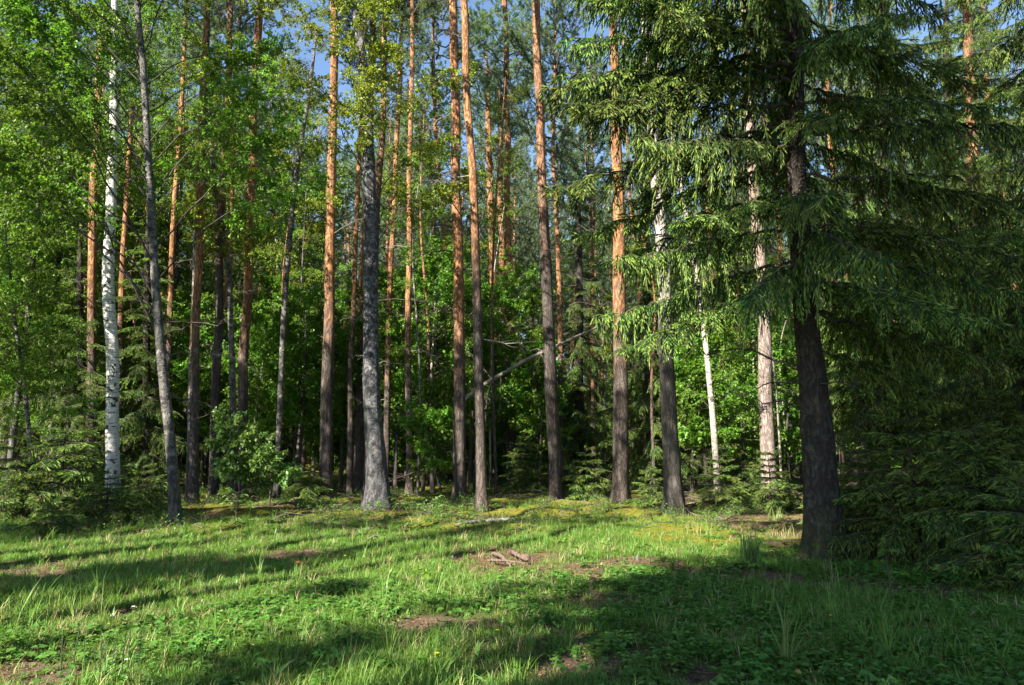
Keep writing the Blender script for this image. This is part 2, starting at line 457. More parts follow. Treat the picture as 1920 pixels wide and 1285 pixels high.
def crown_pine(seed, H=9.5, R=3.1, n=54):
    r = rng(seed); g = Geo()
    for k in range(n):
        u = (k+.5)/n; z = H*u
        rad = R*(.35+.9*math.sin(math.pi*min(1, u*.85+.12)))*r.uniform(.55, 1.1)*(1 if u > .3 else .75)
        a = k*2.39996+r.uniform(-.5, .5)
        g.merge(PIN[k % 5], M4((0, 0, z), (0, -r.uniform(-.1, .5)-u*.35, a), max(.35, rad/2.1)))
    return mesh_from('pine_crown', *g.arrays(), [WOOD, N_PINE])
def crown_leafy(seed, src, H, R, n, mats, name, rise=.35):
    r = rng(seed); g = Geo(); Ls = list(src)
    poly(g, np.array([[0, 0, 0], [.1, .05, H*.5], [0, 0, H*.95]]), .07, .015, 0, 6)
    for k in range(n):
        u = (k+.5)/n; z = H*u*.93
        rad = R*(math.sin(math.pi*min(1, .22+u*.76))**.8)*r.uniform(.6, 1.1)
        L = Ls[-1] if rad > Ls[-1]*.6 else Ls[0]
        a = k*2.39996+r.uniform(-.5, .5)
        g.merge(src[L][r.integers(len(src[L]))], M4((0, 0, z), (r.uniform(-.4, .4), -rise*r.uniform(.3, 1.3), a), max(.4, rad/L)))
    return mesh_from(name, *g.arrays(), mats)
def crown_spruce(seed, H, R, n):
    r = rng(seed); g = Geo()
    for k in range(n):
        u = (k+.5)/n; z = H*(u**1.1)
        rad = R*(1-u)**.85*r.uniform(.75, 1.1)+.15
        g.merge(SPR_FAR[k % 3], M4((0, 0, z), (r.uniform(-.2, .2), .12-.5*u, k*2.39996+r.uniform(-.4, .4)), rad/2.2))
    return mesh_from('spruce_crown', *g.arrays(), SPR_M)
CR_PINE = [crown_pine(i+1, 9.5+i*.6, 2.5+.3*(i % 3), 40+2*i) for i in range(4)]
CR_BIRCH = [crown_leafy(20+i, {2.4: BIR[2.4], 1.4: BIR[1.4]}, 8, 2.6, 46, [WOOD_BIRCH, L_BIRCH], 'birch_crown', .5) for i in range(3)]
CR_AIRY = [crown_leafy(60+i, {2.4: BIR[2.4], 1.4: BIR[1.4]}, 8, 2.9, 24, [WOOD_BIRCH, L_BIRCH], 'birch_crown', .5) for i in range(3)]
CR_SHRUB = [crown_leafy(30+i, {1.3: BRD[1.3], .7: BRD[.7]}, 3.2, 1.25, 36, [WOOD, L_BROAD], 'leafy_crown', .4) for i in range(3)]
CR_SPRUCE = [crown_spruce(40+i, 12, 2.6, 130) for i in range(3)]

# ------------------------------------------------------------------ ground
soil_px = [(950, 1050, 1.1, .75), (1075, 1072, 1.2, .65), (1190, 1062, 1.1, .5), (1330, 1075, 1.0, .4), (1480, 1085, 1.0, .4),
           (1600, 1095, 1.0, .45), (1740, 1108, .9, .35), (790, 1170, .5, .22), (875, 1165, .45, .14), (1110, 1238, .55, .28), (1120, 1120, .7, .3),
           (15, 1262, .5, .35), (90, 1275, .4, .2), (250, 1150, .5, .2), (650, 1120, .4, .2), (1330, 1270, .4, .2), (560, 1035, .7, .35), (40, 1075, 1.2, .5)]
def masks(x, y):
    x = np.asarray(x, float); y = np.asarray(y, float)
    soil = np.zeros_like(x+y)
    wob = 1.0*(noise2(x*1.8+11, y*1.8)-.5) + .8*(noise2(x*5+1, y*5)-.5) + .5*(noise2(x*13+1, y*13)-.5)
    for px, py, rx, ry in soil_px:
        p = SOILC[(px, py)]
        d = np.sqrt(((x-p[0])/rx)**2 + ((y-p[1])/(ry*2.0))**2)
        soil = np.maximum(soil, 1-sstep(.45, 1.25, d+wob))
    right = sstep(3.4, 4.6, x + .6*wob) * sstep(10.0, 11.2, y + .25*(x-4)*0 + .6*wob)
    soil = np.maximum(soil, right*.9)
    edge = 13.6 - .10*np.abs(x)*0 + 1.6*(noise2(x*.5, y*.5)-.5)
    forest = sstep(edge, edge+2.2, y)
    moss = forest*sstep(.30, .55, noise2(x*.7+20, y*.7))
    p = SOILC['m']
    moss = np.maximum(moss, 1-sstep(.5, 1.2, np.sqrt(((x-p[0])/1.6)**2+((y-p[1])/1.6)**2)+wob))
    litter = forest*(1-moss)
    return soil, moss, litter, forest
SOILC = {}
for s in soil_px: SOILC[s[:2]] = on_ground(s[0], s[1])
SOILC['m'] = on_ground(1340, 1010)
def axis_pts(lo, hi, fine, far):
    a = list(np.arange(lo, hi+1e-6, fine)); st = fine
    while a[-1] < far: st *= 1.14; a.append(a[-1]+st)
    b = []; st = fine; q = lo
    while q > -far: st *= 1.14; q -= st; b.append(q)
    return np.array(b[::-1]+a)
gx = axis_pts(-12, 13, .085, 600); gy = axis_pts(3, 24, .085, 600)
X, Y = np.meshgrid(gx, gy)
Z = gz(X, Y)
soil, moss, litter, forest = masks(X, Y)
Z = Z + .07*moss*noise2(X*2.6, Y*2.6) + .035*moss*noise2(X*7, Y*7) - .05*soil + .02*soil*noise2(X*9, Y*9)
nx, ny = len(gx), len(gy)
idx = np.arange(nx*ny).reshape(ny, nx)
a, b, c, d = idx[:-1, :-1].ravel(), idx[:-1, 1:].ravel(), idx[1:, 1:].ravel(), idx[1:, :-1].ravel()
gf = np.concatenate([np.stack([a, b, c], 1), np.stack([a, c, d], 1)])
gm = Mat('forest_floor')
def attr(n): nd = gm.n('Attribute'); nd.attribute_name = n; return nd.outputs['Fac']
gv = gm.coords((1, 1, 1))
n_f = gm.noise(gv, 38, 6, .7); n_m = gm.noise(gv, 5, 5, .6); n_l = gm.noise(gv, 1.1, 3)
turf = gm.mix(n_f, (.025, .042, .010), (.085, .105, .025))
turf = gm.mix(gm.ramp(n_m, [(.5, 0.0), (.75, .7)]), turf, (.13, .105, .05))
soilc = gm.mix(n_f, (.055, .038, .026), (.17, .122, .085))
soilc = gm.mix(gm.ramp(gm.noise(gv, 90, 3), [(.6, 0.0), (.68, .7)]), soilc, (.36, .28, .20))
mossc = gm.mix(n_f, (.075, .08, .010), (.23, .21, .028))
litc = gm.mix(n_f, (.045, .030, .018), (.16, .105, .055))
litc = gm.mix(gm.ramp(n_m, [(.45, 0.0), (.62, .8)]), litc, (.07, .085, .015))
col = gm.mix(attr('litter'), turf, litc)
col = gm.mix(attr('moss'), col, mossc)
sm = gm.ramp(gm.math('ADD', attr('soil'), gm.math('MULTIPLY', gm.math('SUBTRACT', n_m, .5), .6)), [(.35, 0.0), (.65, 1.0)])
col = gm.mix(sm, col, soilc)
gm.color(col); gm.b.inputs['Roughness'].default_value = 1.0; gm.b.inputs['Specular IOR Level'].default_value = .1
gm.bump(gm.math('ADD', n_f, gm.math('MULTIPLY', n_m, .6)), .9, .03)
gme = mesh_from('ground', np.stack([X.ravel(), Y.ravel(), Z.ravel()], 1), gf, np.zeros(len(gf)), [gm.m])
for nme, arr in (('soil', soil), ('moss', moss), ('litter', litter)):
    at_ = gme.attributes.new(nme, 'FLOAT', 'POINT'); at_.data.foreach_set('value', arr.ravel().astype(np.float32))
tag(obj('ground', gme), 'grassy clearing floor turning to moss and needle litter under the trees', None, None, 'structure')

# ------------------------------------------------------------------ trunks
def smooth_path(P, W, step):
    P, W = np.asarray(P, float), np.asarray(W, float)
    s = np.concatenate([[0], np.cumsum(np.linalg.norm(np.diff(P, axis=0), axis=1))])
    m = max(6, int(s[-1]/step)); q = np.linspace(0, s[-1], m)
    T = np.gradient(P, s, axis=0)                       # hermite
    i = np.clip(np.searchsorted(s, q, 'right')-1, 0, len(s)-2)
    h = (s[i+1]-s[i])[:, None]; t = ((q-s[i])/(s[i+1]-s[i]))[:, None]
    a = (2*t**3-3*t**2+1)*P[i]+(t**3-2*t**2+t)*h*T[i]+(-2*t**3+3*t**2)*P[i+1]+(t**3-t**2)*h*T[i+1]
    return a, np.interp(q, s, W)
def trunk_geo(P, R, seed, step=.2, k=18, rough=.06, flare=.5, fl_h=.32, lobes=5):
    r = rng(seed)
    P, R = smooth_path(P, R, step)
    wz = r.uniform(0, 99); wg = min(R[0]*.5, .07)*np.clip(P[:, 2]/4, 0, 1)
    P[:, 0] += wg*(noise2(P[:, 2]*.45+wz, 3.3)-.5)*2; P[:, 1] += wg*(noise2(P[:, 2]*.45+wz, 9.3)-.5)*2
    m = len(P); th = np.arange(k)*2*np.pi/k; ph = r.uniform(0, 6.28)
    z = P[:, 2:3]
    fl = 1 + flare*np.exp(-np.maximum(z, 0)/fl_h)*(1+.45*np.cos(lobes*th+ph)[None])
    ox = r.uniform(0, 50)
    nz = noise3(np.cos(th)[None]*1.6*k/18+ox, np.sin(th)[None]*1.6*k/18, z*1.6) - .5
    nz2 = noise3(np.cos(th)[None]*4*k/18+ox, np.sin(th)[None]*4*k/18, z*5) - .5
    rr = R[:, None]*fl*(1+rough*2*nz+rough*1.6*nz2)
    V = np.stack([P[:, :1]+rr*np.cos(th), P[:, 1:2]+rr*np.sin(th), np.broadcast_to(z, rr.shape)], 2).reshape(-1, 3)
    i = np.arange(m-1)[:, None]*k; j = np.arange(k)[None]; j2 = (j+1) % k
    a, b, c, d = (i+j).ravel(), (i+j2).ravel(), (i+k+j2).ravel(), (i+k+j).ravel()
    g = Geo(); g.add(V, np.concatenate([np.stack([a, b, c], 1), np.stack([a, c, d], 1)]))
    return g, P, R
def path_from_px(px, d):
    return np.array([at(x, y, d) for x, y, _ in px]), np.array([w/2*math.hypot(d, 0)/F for _, _, w in px])
def make_trunk(name, label, cat, px, H, mat, seed, depth=None, group=None, rtop=.03, lean_y=0.0, **kw):
    """px: list of (x, y, width) in the photo from the base upwards; grows on to height H"""
    base = on_ground(px[0][0], px[0][1])
    if depth is not None:
        base = at(px[0][0], px[0][1], depth); base[2] = float(gz(base[0], base[1]))
    d = base[1]
    P, R = path_from_px(px, d)
    P[0] = base
    P = P - base; P[0, 2] = -.25
    if H < P[-1, 2]:
        k = int(np.searchsorted(P[:, 2], H)); f = (H-P[k-1, 2])/(P[k, 2]-P[k-1, 2])
        P = np.vstack([P[:k], P[k-1]*(1-f)+P[k]*f]); R = np.append(R[:k], rtop)
        if len(P) < 3: P = np.vstack([P[:1], (P[:1]+P[1:])/2, P[1:]]); R = np.array([R[0], (R[0]+R[-1])*.55, R[-1]])
    top = P[-1]; dr = unit(P[-1]-P[-2])
    if H > top[2]+.5:
        q = (H-top[2])/max(dr[2], .3)
        P = np.vstack([P, top+dr*q*.5+np.array([0, 0, 0]), top+dr*q])
        R = np.concatenate([R, [R[-1]*.62+rtop*.38, rtop]])
    P[:, 1] += lean_y*np.maximum(P[:, 2], 0)
    g, PP, RR = trunk_geo(P, R, seed, **kw)
    root = thing(name, label, cat, base, group)
    obj('trunk', g.mesh('trunk', [mat]), root)
    return root, PP, RR
def along(PP, z):
    return np.array([np.interp(z, PP[:, 2], PP[:, i]) for i in range(3)])
def pick(table, L):
    ks = sorted(table); k = min(ks, key=lambda q: abs(math.log(q/L)))
    return table[k], L/k
def add_bough(root, PP, z, az, L, table, seed, pitch=0.0, name='bough', roll=0.0):
    r = rng(seed); ms, s = pick(table, L); e = ms[r.integers(len(ms))]
    me = e[1] if isinstance(e, tuple) else e
    return obj(name, me, root, along(PP, z), (roll, -pitch, az), s)
SPRM = {L: [m for _, m in v] for L, v in SPR.items()}
def spruce_boughs(root, PP, H, z0, R, n, seed, keep=None, dz=1.0, pitch0=-.12, zmax=None, whorl=0):
    r = rng(seed)
    for k in range(n):
        u = (k+r.uniform(.2, .8))/n if not whorl else min(1, (k//whorl+.5+r.uniform(-.07, .07))*whorl/n)
        z = z0+(H*.985-z0)*u**dz
        if zmax and z > zmax: continue
        v = (z-z0)/(H-z0)
        L = max(.25, R*(1-v)**.8*(.72+.55*min(1, v*4+.3)-.2)*r.uniform(.7, 1.12))
        az = k*2.39996+r.uniform(-.5, .5) if not whorl else (k % whorl)*2*math.pi/whorl+(k//whorl)*.9+r.uniform(-.35, .35)
        if keep and not keep(az, z): continue
        add_bough(root, PP, z, az, L, SPRM, seed*1000+k, pitch0+.55*v*v+r.uniform(-.12, .12), roll=r.uniform(-.25, .25))
def dead_twigs(root, PP, n, z0, z1, seed, pool=None):
    r = rng(seed); pool = pool or DEAD
    for _ in range(n):
        z = r.uniform(z0, z1)
        obj('dead_branch', pool[r.integers(len(pool))], root, along(PP, z), (0, r.uniform(-.5, .25), r.uniform(0, 6.28)), r.uniform(.6, 1.1))

# --- pines standing along the front of the wood
def pine(label, px, H, seed, mat=B_PINE, crown=True, depth=None, tw=4, cz=None, cs=1.0, cat='pine', **kw):
    root, PP, RR = make_trunk('pine_tree', label, cat, px, H, mat, seed, depth, **kw)
    if crown:
        z = H*.68 if cz is None else cz
        p = along(PP, z); i = seed % 4; s = (H-z+.4)/(9.5+i*.6)
        obj('crown', CR_PINE[i], root, p, (0, 0, seed*1.7), (s*1.15*cs, s*1.15*cs, s))
    if tw: dead_twigs(root, PP, tw, 3.0, min(H*.62, 13), seed); dead_twigs(root, PP, tw+3, 4.5, 14.5, seed+500, DEADW)
    r = rng(seed+800)
    for _ in range(8): obj('dead_branch', DEAD[5], root, along(PP, r.uniform(2.2, 12)), (0, r.uniform(-.2, .6), r.uniform(0, 6.28)), r.uniform(.25, .6))
    return root, PP, RR
pine('straight pine, orange above and near black at the foot, left of the leaning dark birch', [(610, 942, 25), (613, 750, 23), (617, 550, 20), (622, 300, 17), (628, 0, 14)], 22, 1, tw=5)
pine('pine half hidden behind the leaning dark birch, glowing orange in its upper half', [(670, 925, 23), (676, 700, 20), (682, 500, 17), (692, 250, 15), (700, 0, 13)], 22, 2, tw=3)
pine('short dark pine trunk touching the left foot of the leaning dark birch', [(692, 950, 20), (693, 800, 18), (700, 550, 15), (715, 250, 12), (725, 0, 10)], 20, 3, mat=B_PINE_DARK, tw=2)
pine('very thin straight pine right of the leaning dark birch', [(768, 938, 14), (767, 700, 12), (767, 450, 10), (771, 200, 9), (774, 0, 8)], 20, 4, tw=8)
pine('tall orange pine, left one of the two close neighbours at the middle of the wood', [(862, 942, 25), (860, 750, 22), (858, 550, 20), (855, 300, 18), (849, 0, 16)], 23, 5, tw=5)
pine('tall pine leaning left with lichen spotted foot, right one of the two close neighbours', [(904, 963, 20), (900, 800, 18), (895, 600, 17), (886, 350, 15), (868, 0, 14)], 23, 6, tw=5)
pine('dark pine leaning left with bare brown trunk, right of the leaning dead stem', [(1044, 938, 25), (1037, 780, 24), (1024, 520, 21), (1012, 260, 17), (1005, 0, 15)], 23, 7, mat=B_PINE_DARK, tw=5)
pine('thick pine with brightly sunlit orange pink trunk among the hanging spruce boughs', [(1163, 948, 30), (1163, 750, 27), (1162, 550, 25), (1159, 330, 21), (1152, 150, 17), (1145, 0, 15)], 23, 8, tw=3)
pine('pine with grey brown lower trunk rising behind the oak sapling', [(456, 905, 19), (457, 700, 18), (465, 450, 17), (475, 220, 16), (487, 0, 14)], 22, 9, tw=6, depth=23)
pine('dark upright pine left of the oak sapling', [(402, 925, 18), (408, 650, 16), (416, 400, 14), (428, 180, 12), (434, 0, 11)], 20, 10, mat=B_PINE_DARK, tw=6, depth=22)
pine('pale sunlit pine trunk standing close behind a slim grey birch', [(364, 915, 17), (368, 650, 16), (374, 400, 14), (382, 150, 11), (388, 0, 9)], 19, 11, tw=5, depth=21)
pine('slim pine behind the dead stem, left one of a group of three orange trunks', [(931, 905, 17), (929, 700, 15), (922, 450, 13), (914, 200, 11), (910, 0, 9)], 22, 12, tw=4)
pine('slim pine, middle one of the group of three orange trunks behind the dead stem', [(945, 900, 14), (943, 700, 13), (940, 450, 11), (937, 200, 10), (934, 0, 8)], 21, 13, tw=3)
pine('slim pine, right one of the group of three orange trunks behind the dead stem', [(960, 908, 18), (956, 700, 15), (952, 450, 13), (950, 250, 12), (947, 0, 10)], 22, 14, tw=3)
pine('thin reddish pine between the leaning dark birch and the very thin straight pine', [(723, 897, 12), (728, 700, 11), (734, 500, 10), (748, 200, 9), (756, 0, 8)], 21, 15, tw=4, depth=25)
pine('thin pine with dark trunk left of the pine beside the leaning dark birch', [(655, 915, 11), (660, 650, 10), (668, 400, 9), (680, 150, 8), (688, 0, 7)], 20, 16, tw=4, depth=25)
pine('orange and white barked pine half hidden behind the white birch', [(172, 915, 18), (172, 650, 16), (174, 450, 15), (182, 200, 13), (190, 0, 11)], 20, 17, tw=3, depth=23)
pine('dark pine trunk right of the white birch', [(240, 915, 17), (247, 650, 16), (258, 400, 14), (268, 180, 12), (276, 0, 10)], 20, 18, mat=B_PINE_DARK, tw=3)
pine('thin bright orange pine between the white birch and the slim grey birch', [(222, 900, 11), (230, 550, 11), (240, 320, 9), (256, 100, 8), (262, 0, 7)], 21, 19, tw=2, depth=24)
pine('thin pale orange pine right of the slim grey birch', [(312, 900, 11), (318, 600, 11), (326, 400, 10), (340, 200, 8), (350, 0, 7)], 21, 20, tw=3, depth=24)
pine('pine behind the big dark spruce whose orange upper trunk shows between its boughs', [(1600, 895, 20), (1602, 600, 17), (1608, 380, 15), (1612, 200, 14), (1616, 0, 12)], 22, 21, tw=2)
pine('pine with orange upper trunk among the dark spruce boughs', [(1786, 900, 26), (1782, 700, 24), (1780, 500, 22), (1784, 220, 20), (1772, 0, 16)], 22, 22, tw=2)

# --- pale, grey and birch trunks
def birch_crownless(label, px, H, mat, seed, **kw): return make_trunk('birch_tree', label, 'birch', px, H, mat, seed, **kw)
b_white, PW, _ = birch_crownless('white birch with black chevrons, the brightest trunk of the wood', [(214, 950, 27), (210, 800, 23), (206, 600, 22), (207, 450, 20), (210, 250, 18), (216, 60, 13), (220, -60, 11)], 17, B_BIRCH, 31, rough=.03)
b_grey, PG, _ = birch_crownless('slim grey birch curving left, nearest the grass at the front edge', [(332, 996, 22), (321, 850, 19), (305, 680, 17), (290, 480, 15), (280, 340, 14), (270, 200, 13), (258, 0, 11)], 14.5, B_BIRCH_GREY, 32, rough=.05)
b_dark, PD, _ = birch_crownless('thick dark birch with swollen foot and silvery patches, leaning left', [(709, 957, 44), (706, 860, 37), (699, 740, 32), (695, 600, 28), (693, 400, 25), (690, 240, 22), (678, 100, 17), (664, 0, 14)], 17, B_BIRCH_BLACK, 33, rough=.06, k=28, step=.12)
b_slim, PS, _ = birch_crownless('slender pale birch stem leaning right beside the leafy undergrowth', [(520, 905, 11), (526, 720, 11), (538, 520, 10), (555, 340, 9), (582, 160, 7), (596, 40, 5)], 15, B_BIRCH_GREY, 34, depth=22.5)
b_twin, PT, _ = birch_crownless('slim grey birch in front of a pale sunlit pine', [(355, 945, 14), (359, 780, 13), (363, 620, 12), (371, 420, 10), (384, 220, 8), (390, 60, 7)], 15, B_BIRCH_GREY, 35)
b_thin, PH, _ = birch_crownless('thin whitish birch stem leaning left behind the sunlit little spruces', [(1345, 885, 11), (1335, 760, 11), (1322, 640, 10), (1303, 500, 9), (1278, 350, 8), (1250, 200, 7)], 14, B_BIRCH_CREAM, 36, depth=19.5)
b_far, PF, _ = birch_crownless('crooked dark birch stem between the dark pine and the pine behind the oak sapling', [(440, 930, 13), (438, 780, 12), (436, 650, 11), (428, 520, 10), (404, 350, 9), (392, 200, 7), (384, 80, 6)], 13, B_BIRCH_GREY, 37, depth=22)
grey, PA, _ = make_trunk('aspen_tree', 'grey barked aspen, pale above and dark below, at the edge of the grass', 'aspen', [(1266, 966, 34), (1258, 820, 30), (1252, 680, 28), (1242, 500, 25), (1230, 300, 21), (1214, 110, 17), (1205, 0, 15)], 21, B_GREY, 41, k=26, step=.14)
pale, PP2, _ = make_trunk('aspen_tree', 'pale pinkish aspen trunk in full sun behind two little spruces', 'aspen', [(1441, 915, 28), (1438, 780, 26), (1434, 640, 25), (1420, 450, 21), (1408, 300, 19), (1398, 100, 16)], 20, B_PALE, 42, depth=19.5)
sap_l, PL, _ = birch_crownless('thin bowed birch sapling at the shady edge on the far left', [(74, 962, 11), (62, 880, 9), (52, 790, 8), (42, 700, 7), (26, 600, 6), (14, 480, 4)], 8, B_BIRCH_GREY, 43, rtop=.008)

def leaf_boughs(root, PP, n, z0, z1, L0, L1, table, seed, pitch=.45, azc=None, azw=3.14):
    r = rng(seed)
    for k in range(n):
        z = z0+(z1-z0)*(k+r.uniform(.2, .8))/n
        az = k*2.39996+r.uniform(-.5, .5) if azc is None else azc+r.uniform(-azw, azw)
        v = (z-z0)/(z1-z0)
        add_bough(root, PP, z, az, (L0*(1-v)+L1*v)*r.uniform(.75, 1.15), table, seed*100+k, pitch*r.uniform(.3, 1.3), roll=r.uniform(-.5, .5))
leaf_boughs(b_grey, PG, 24, 3.6, 11.5, 4.6, 3.4, LIMB_MESH, 61, .25, math.pi, .75)
leaf_boughs(b_grey, PG, 12, 4.5, 11.5, 3.6, 2.6, LIMB_MESH, 62, .25, 0, .8)
leaf_boughs(b_grey, PG, 16, 10.5, 14.3, 2.4, 1.2, BIR_MESH, 60, .5)
leaf_boughs(b_white, PW, 40, 8.0, 16.8, 3.4, 1.2, BIR_MESH, 63, .4)
leaf_boughs(b_dark, PD, 16, 6.0, 13, 4.4, 3.2, LIMBY_MESH, 59, .35)
leaf_boughs(b_dark, PD, 24, 8.0, 16.8, 2.4, 1.3, BIRY_MESH, 64, .55)
leaf_boughs(b_slim, PS, 12, 8.5, 14.8, 1.8, 1.0, BIRY_MESH, 65, .5)
leaf_boughs(b_twin, PT, 26, 6.5, 14.8, 2.2, 1.0, BIRY_MESH, 66, .5)
leaf_boughs(b_far, PF, 22, 6.5, 12.8, 2.2, 1.0, BIRY_MESH, 67, .5)
leaf_boughs(b_thin, PH, 22, 1.5, 13.5, 1.3, 1.4, BIR_MESH, 68, .3)
leaf_boughs(sap_l, PL, 22, 1.6, 7.8, 1.6, .9, BIR_MESH, 69, .4)
leaf_boughs(grey, PA, 22, 13, 20.5, 2.6, 1.2, BIR_MESH, 70, .4)
leaf_boughs(pale, PP2, 26, 11, 19.5, 2.6, 1.2, BIR_MESH, 71, .4)
dead_twigs(b_dark, PD, 6, 3.5, 8, 72, DEADW)
dead_twigs(b_grey, PG, 3, 2.5, 5, 73, DEADW)
# leafy birches that fill the left edge
for i, (px, py, w, H, lab) in enumerate(((-70, 962, 18, 15, 'leafy birch just past the left edge whose light green crown hangs into view'), (95, 925, 14, 14, 'birch with a full light green crown left of the white birch'),
                                         (20, 915, 14, 12, 'young birch with yellow green crown at the far left of the wood'), (-130, 940, 16, 17, 'tall birch past the left edge, farthest to the side'), (285, 912, 13, 15, 'leafy birch right behind the slim grey birch'), (140, 905, 14, 16, 'tall leafy birch behind the white birch'))):
    t, P_, _ = birch_crownless(lab, [(px, py, w), (px+10, py-300, w*.85), (px+16, py-600, w*.6)], H, B_BIRCH_GREY, 80+i)
    leaf_boughs(t, P_, 62, 2.6, H*.98, 2.8, 1.1, BIR_MESH if i != 2 else BIRY_MESH, 84+i, .4)

for i, (px, d, H, z0, lab) in enumerate(((20, 24, 15, 2.5, 'birch with bright crown deep at the left edge'), (120, 27, 16, 3, 'birch with bright crown between the left edge and the white birch'), (205, 30, 17, 4, 'birch with bright crown far behind the white birch'),
        (300, 28, 16, 4, 'birch with bright crown far behind the slim grey birch'), (385, 31, 17, 5, 'birch with bright crown far behind the pale sunlit pine'), (-60, 27, 17, 3, 'birch with bright crown past the left edge'), (520, 34, 18, 7, 'birch with yellow green crown far behind the slender birch stem'))):
    b = at(px, 850, d); b[2] = float(gz(b[0], b[1]))
    t = thing('birch_tree', lab, 'birch', b)
    g, PP, _ = trunk_geo(np.array([[0, 0, -.2], [.15, 0, H*.4], [.1, .1, H*.75], [.2, 0, H]]), np.array([.11, .08, .05, .015]), 88+i, step=.4, k=10)
    obj('trunk', g.mesh('trunk', [B_BIRCH_GREY]), t)
    obj('crown', CR_BIRCH[i % 3], t, along(PP, z0), (0, 0, i*1.1), (1.15, 1.15, (H-z0)/8))
# ------------------------------------------------------------------ spruces
big, PB, RB = make_trunk('spruce_tree', 'massive dark spruce with flared root foot and sweeping boughs', 'spruce', [(1548, 1046, 66), (1540, 940, 61), (1530, 800, 55), (1516, 600, 44), (1502, 400, 37), (1492, 200, 31), (1486, 0, 28)], 24, B_SPRUCE, 101, k=56, step=.07, rough=.05, flare=.5, fl_h=.4)
ang = lambda a: math.atan2(math.sin(a), math.cos(a))
ang = lambda a: math.atan2(math.sin(a), math.cos(a))
_r = rng(6)
spruce_boughs(big, PB, 24, 6.4, 3.9, 90, 111, dz=1.2, keep=lambda a, z: abs(ang(a-3.3)) > .95 or z > 10.5 or _r.random() < .3)
spruce_boughs(big, PB, 24, 4.0, 3.5, 34, 112, keep=lambda a, z: abs(ang(a)) < 1.5 or z > 5.0, zmax=7)
r = rng(5)
for k, (z, az, L, pt) in enumerate(((4.5, 3.0, 3.6, -.10), (5.0, 3.35, 3.4, -.05), (4.1, 3.2, 3.2, -.10), (6.0, 3.0, 3.8, -.02), (6.6, 3.25, 4.3, -.02), (7.4, 3.45, 4.2, .02), (7.9, 3.1, 4.4, .05), (8.3, 3.3, 4.2, .05), (6.3, 3.7, 3.6, 0),
                                    (8.9, 3.6, 4.0, .1), (9.6, 3.15, 4.2, .12), (10.3, 3.2, 3.9, .15), (8.6, 3.9, 3.6, .1),
                                    (5.4, 3.6, 2.6, -.05), (5.6, 2.8, 3.4, -.05), (7.0, 3.35, 4.0, .04), (7.7, 3.3, 4.3, .04), (8.5, 3.45, 4.2, .08), (9.2, 3.3, 4.4, .1), (9.9, 3.5, 4.0, .12), (10.8, 3.3, 4.0, .15), (11.4, 3.5, 3.8, .18), (8.0, 3.7, 3.4, .05), (4.4, 4.1, 2.6, -.1), (4.9, 4.7, 2.8, -.1), (4.1, 5.3, 2.9, -.1), (4.5, 5.9, 3.2, -.1), (5.3, .1, 3.4, -.1), (3.8, .5, 3.0, -.15),
                                    (3.6, -.4, 3.0, -.15), (4.2, -.2, 3.4, -.1), (5.0, -.6, 3.4, -.1), (5.8, -.3, 3.7, -.05), (6.5, -.5, 3.8, 0), (3.1, .2, 2.4, -.1))):
    add_bough(big, PB, z, az, L, SPRM, 7000+k, pt, roll=r.uniform(-.2, .2))
dead_twigs(big, PB, 14, 1.6, 5.0, 113, DEADW)

def spruce(label, px, py, w, H, z0, R, n, seed, depth=None, top=None, far=False, mat=B_SPRUCE, **kw):
    tx = px if top is None else top
    root, P_, _ = make_trunk('spruce_tree', label, 'spruce', [(px, py, w), ((px+tx)/2, (py+60)/2, w*.72), (tx, 60, w*.5)], H, mat, seed, depth, rtop=.015)
    if far:
        i = seed % 3; s = (H-z0)/12
        obj('crown', CR_SPRUCE[i], root, along(P_, z0), (0, 0, seed*1.3), (R/2.6, R/2.6, s))
    else: spruce_boughs(root, P_, H, z0, R, n, seed, **kw)
    return root, P_
spruce('dense dark spruce filling the gap right of the leaning pine', 1085, 915, 20, 13, .4, 2.6, 90, 122, dz=1.1)
spruce('dark spruce behind the sunlit pine with drooping lower boughs', 1215, 920, 18, 14, .5, 2.5, 80, 123, dz=1.1)
spruce('dark spruce with thick trunk right of the massive spruce', 1655, 955, 28, 20, 2.2, 3.2, 140, 124, dz=1.1)
spruce('slim dark spruce behind the right hand thicket', 1775, 925, 24, 19, 1.8, 3.0, 120, 125, dz=1.1)
spruce('spruce with a light patch on its trunk near the right edge', 1853, 935, 34, 20, 3.0, 3.3, 120, 126, top=1815, mat=B_PINE_DARK, dz=1.1)
spruce('tall spruce past the right edge whose boughs sweep into view', 2010, 985, 36, 21, 1.6, 3.8, 150, 127, dz=1.1)
spruce('dark spruce behind the white birch', 150, 935, 16, 8.5, .4, 2.2, 80, 128, dz=1.1)
spruce('dark spruce between the white birch and the slim grey birch', 275, 930, 16, 9.5, .5, 2.1, 80, 129, dz=1.1)
spruce('dark spruce standing among the leafy undergrowth left of the orange pine', 505, 905, 14, 10.5, .5, 1.9, 70, 130, dz=1.1)
spruce('far dark spruce on the left edge', 30, 925, 16, 9, .3, 2.3, 70, 131, dz=1.1)
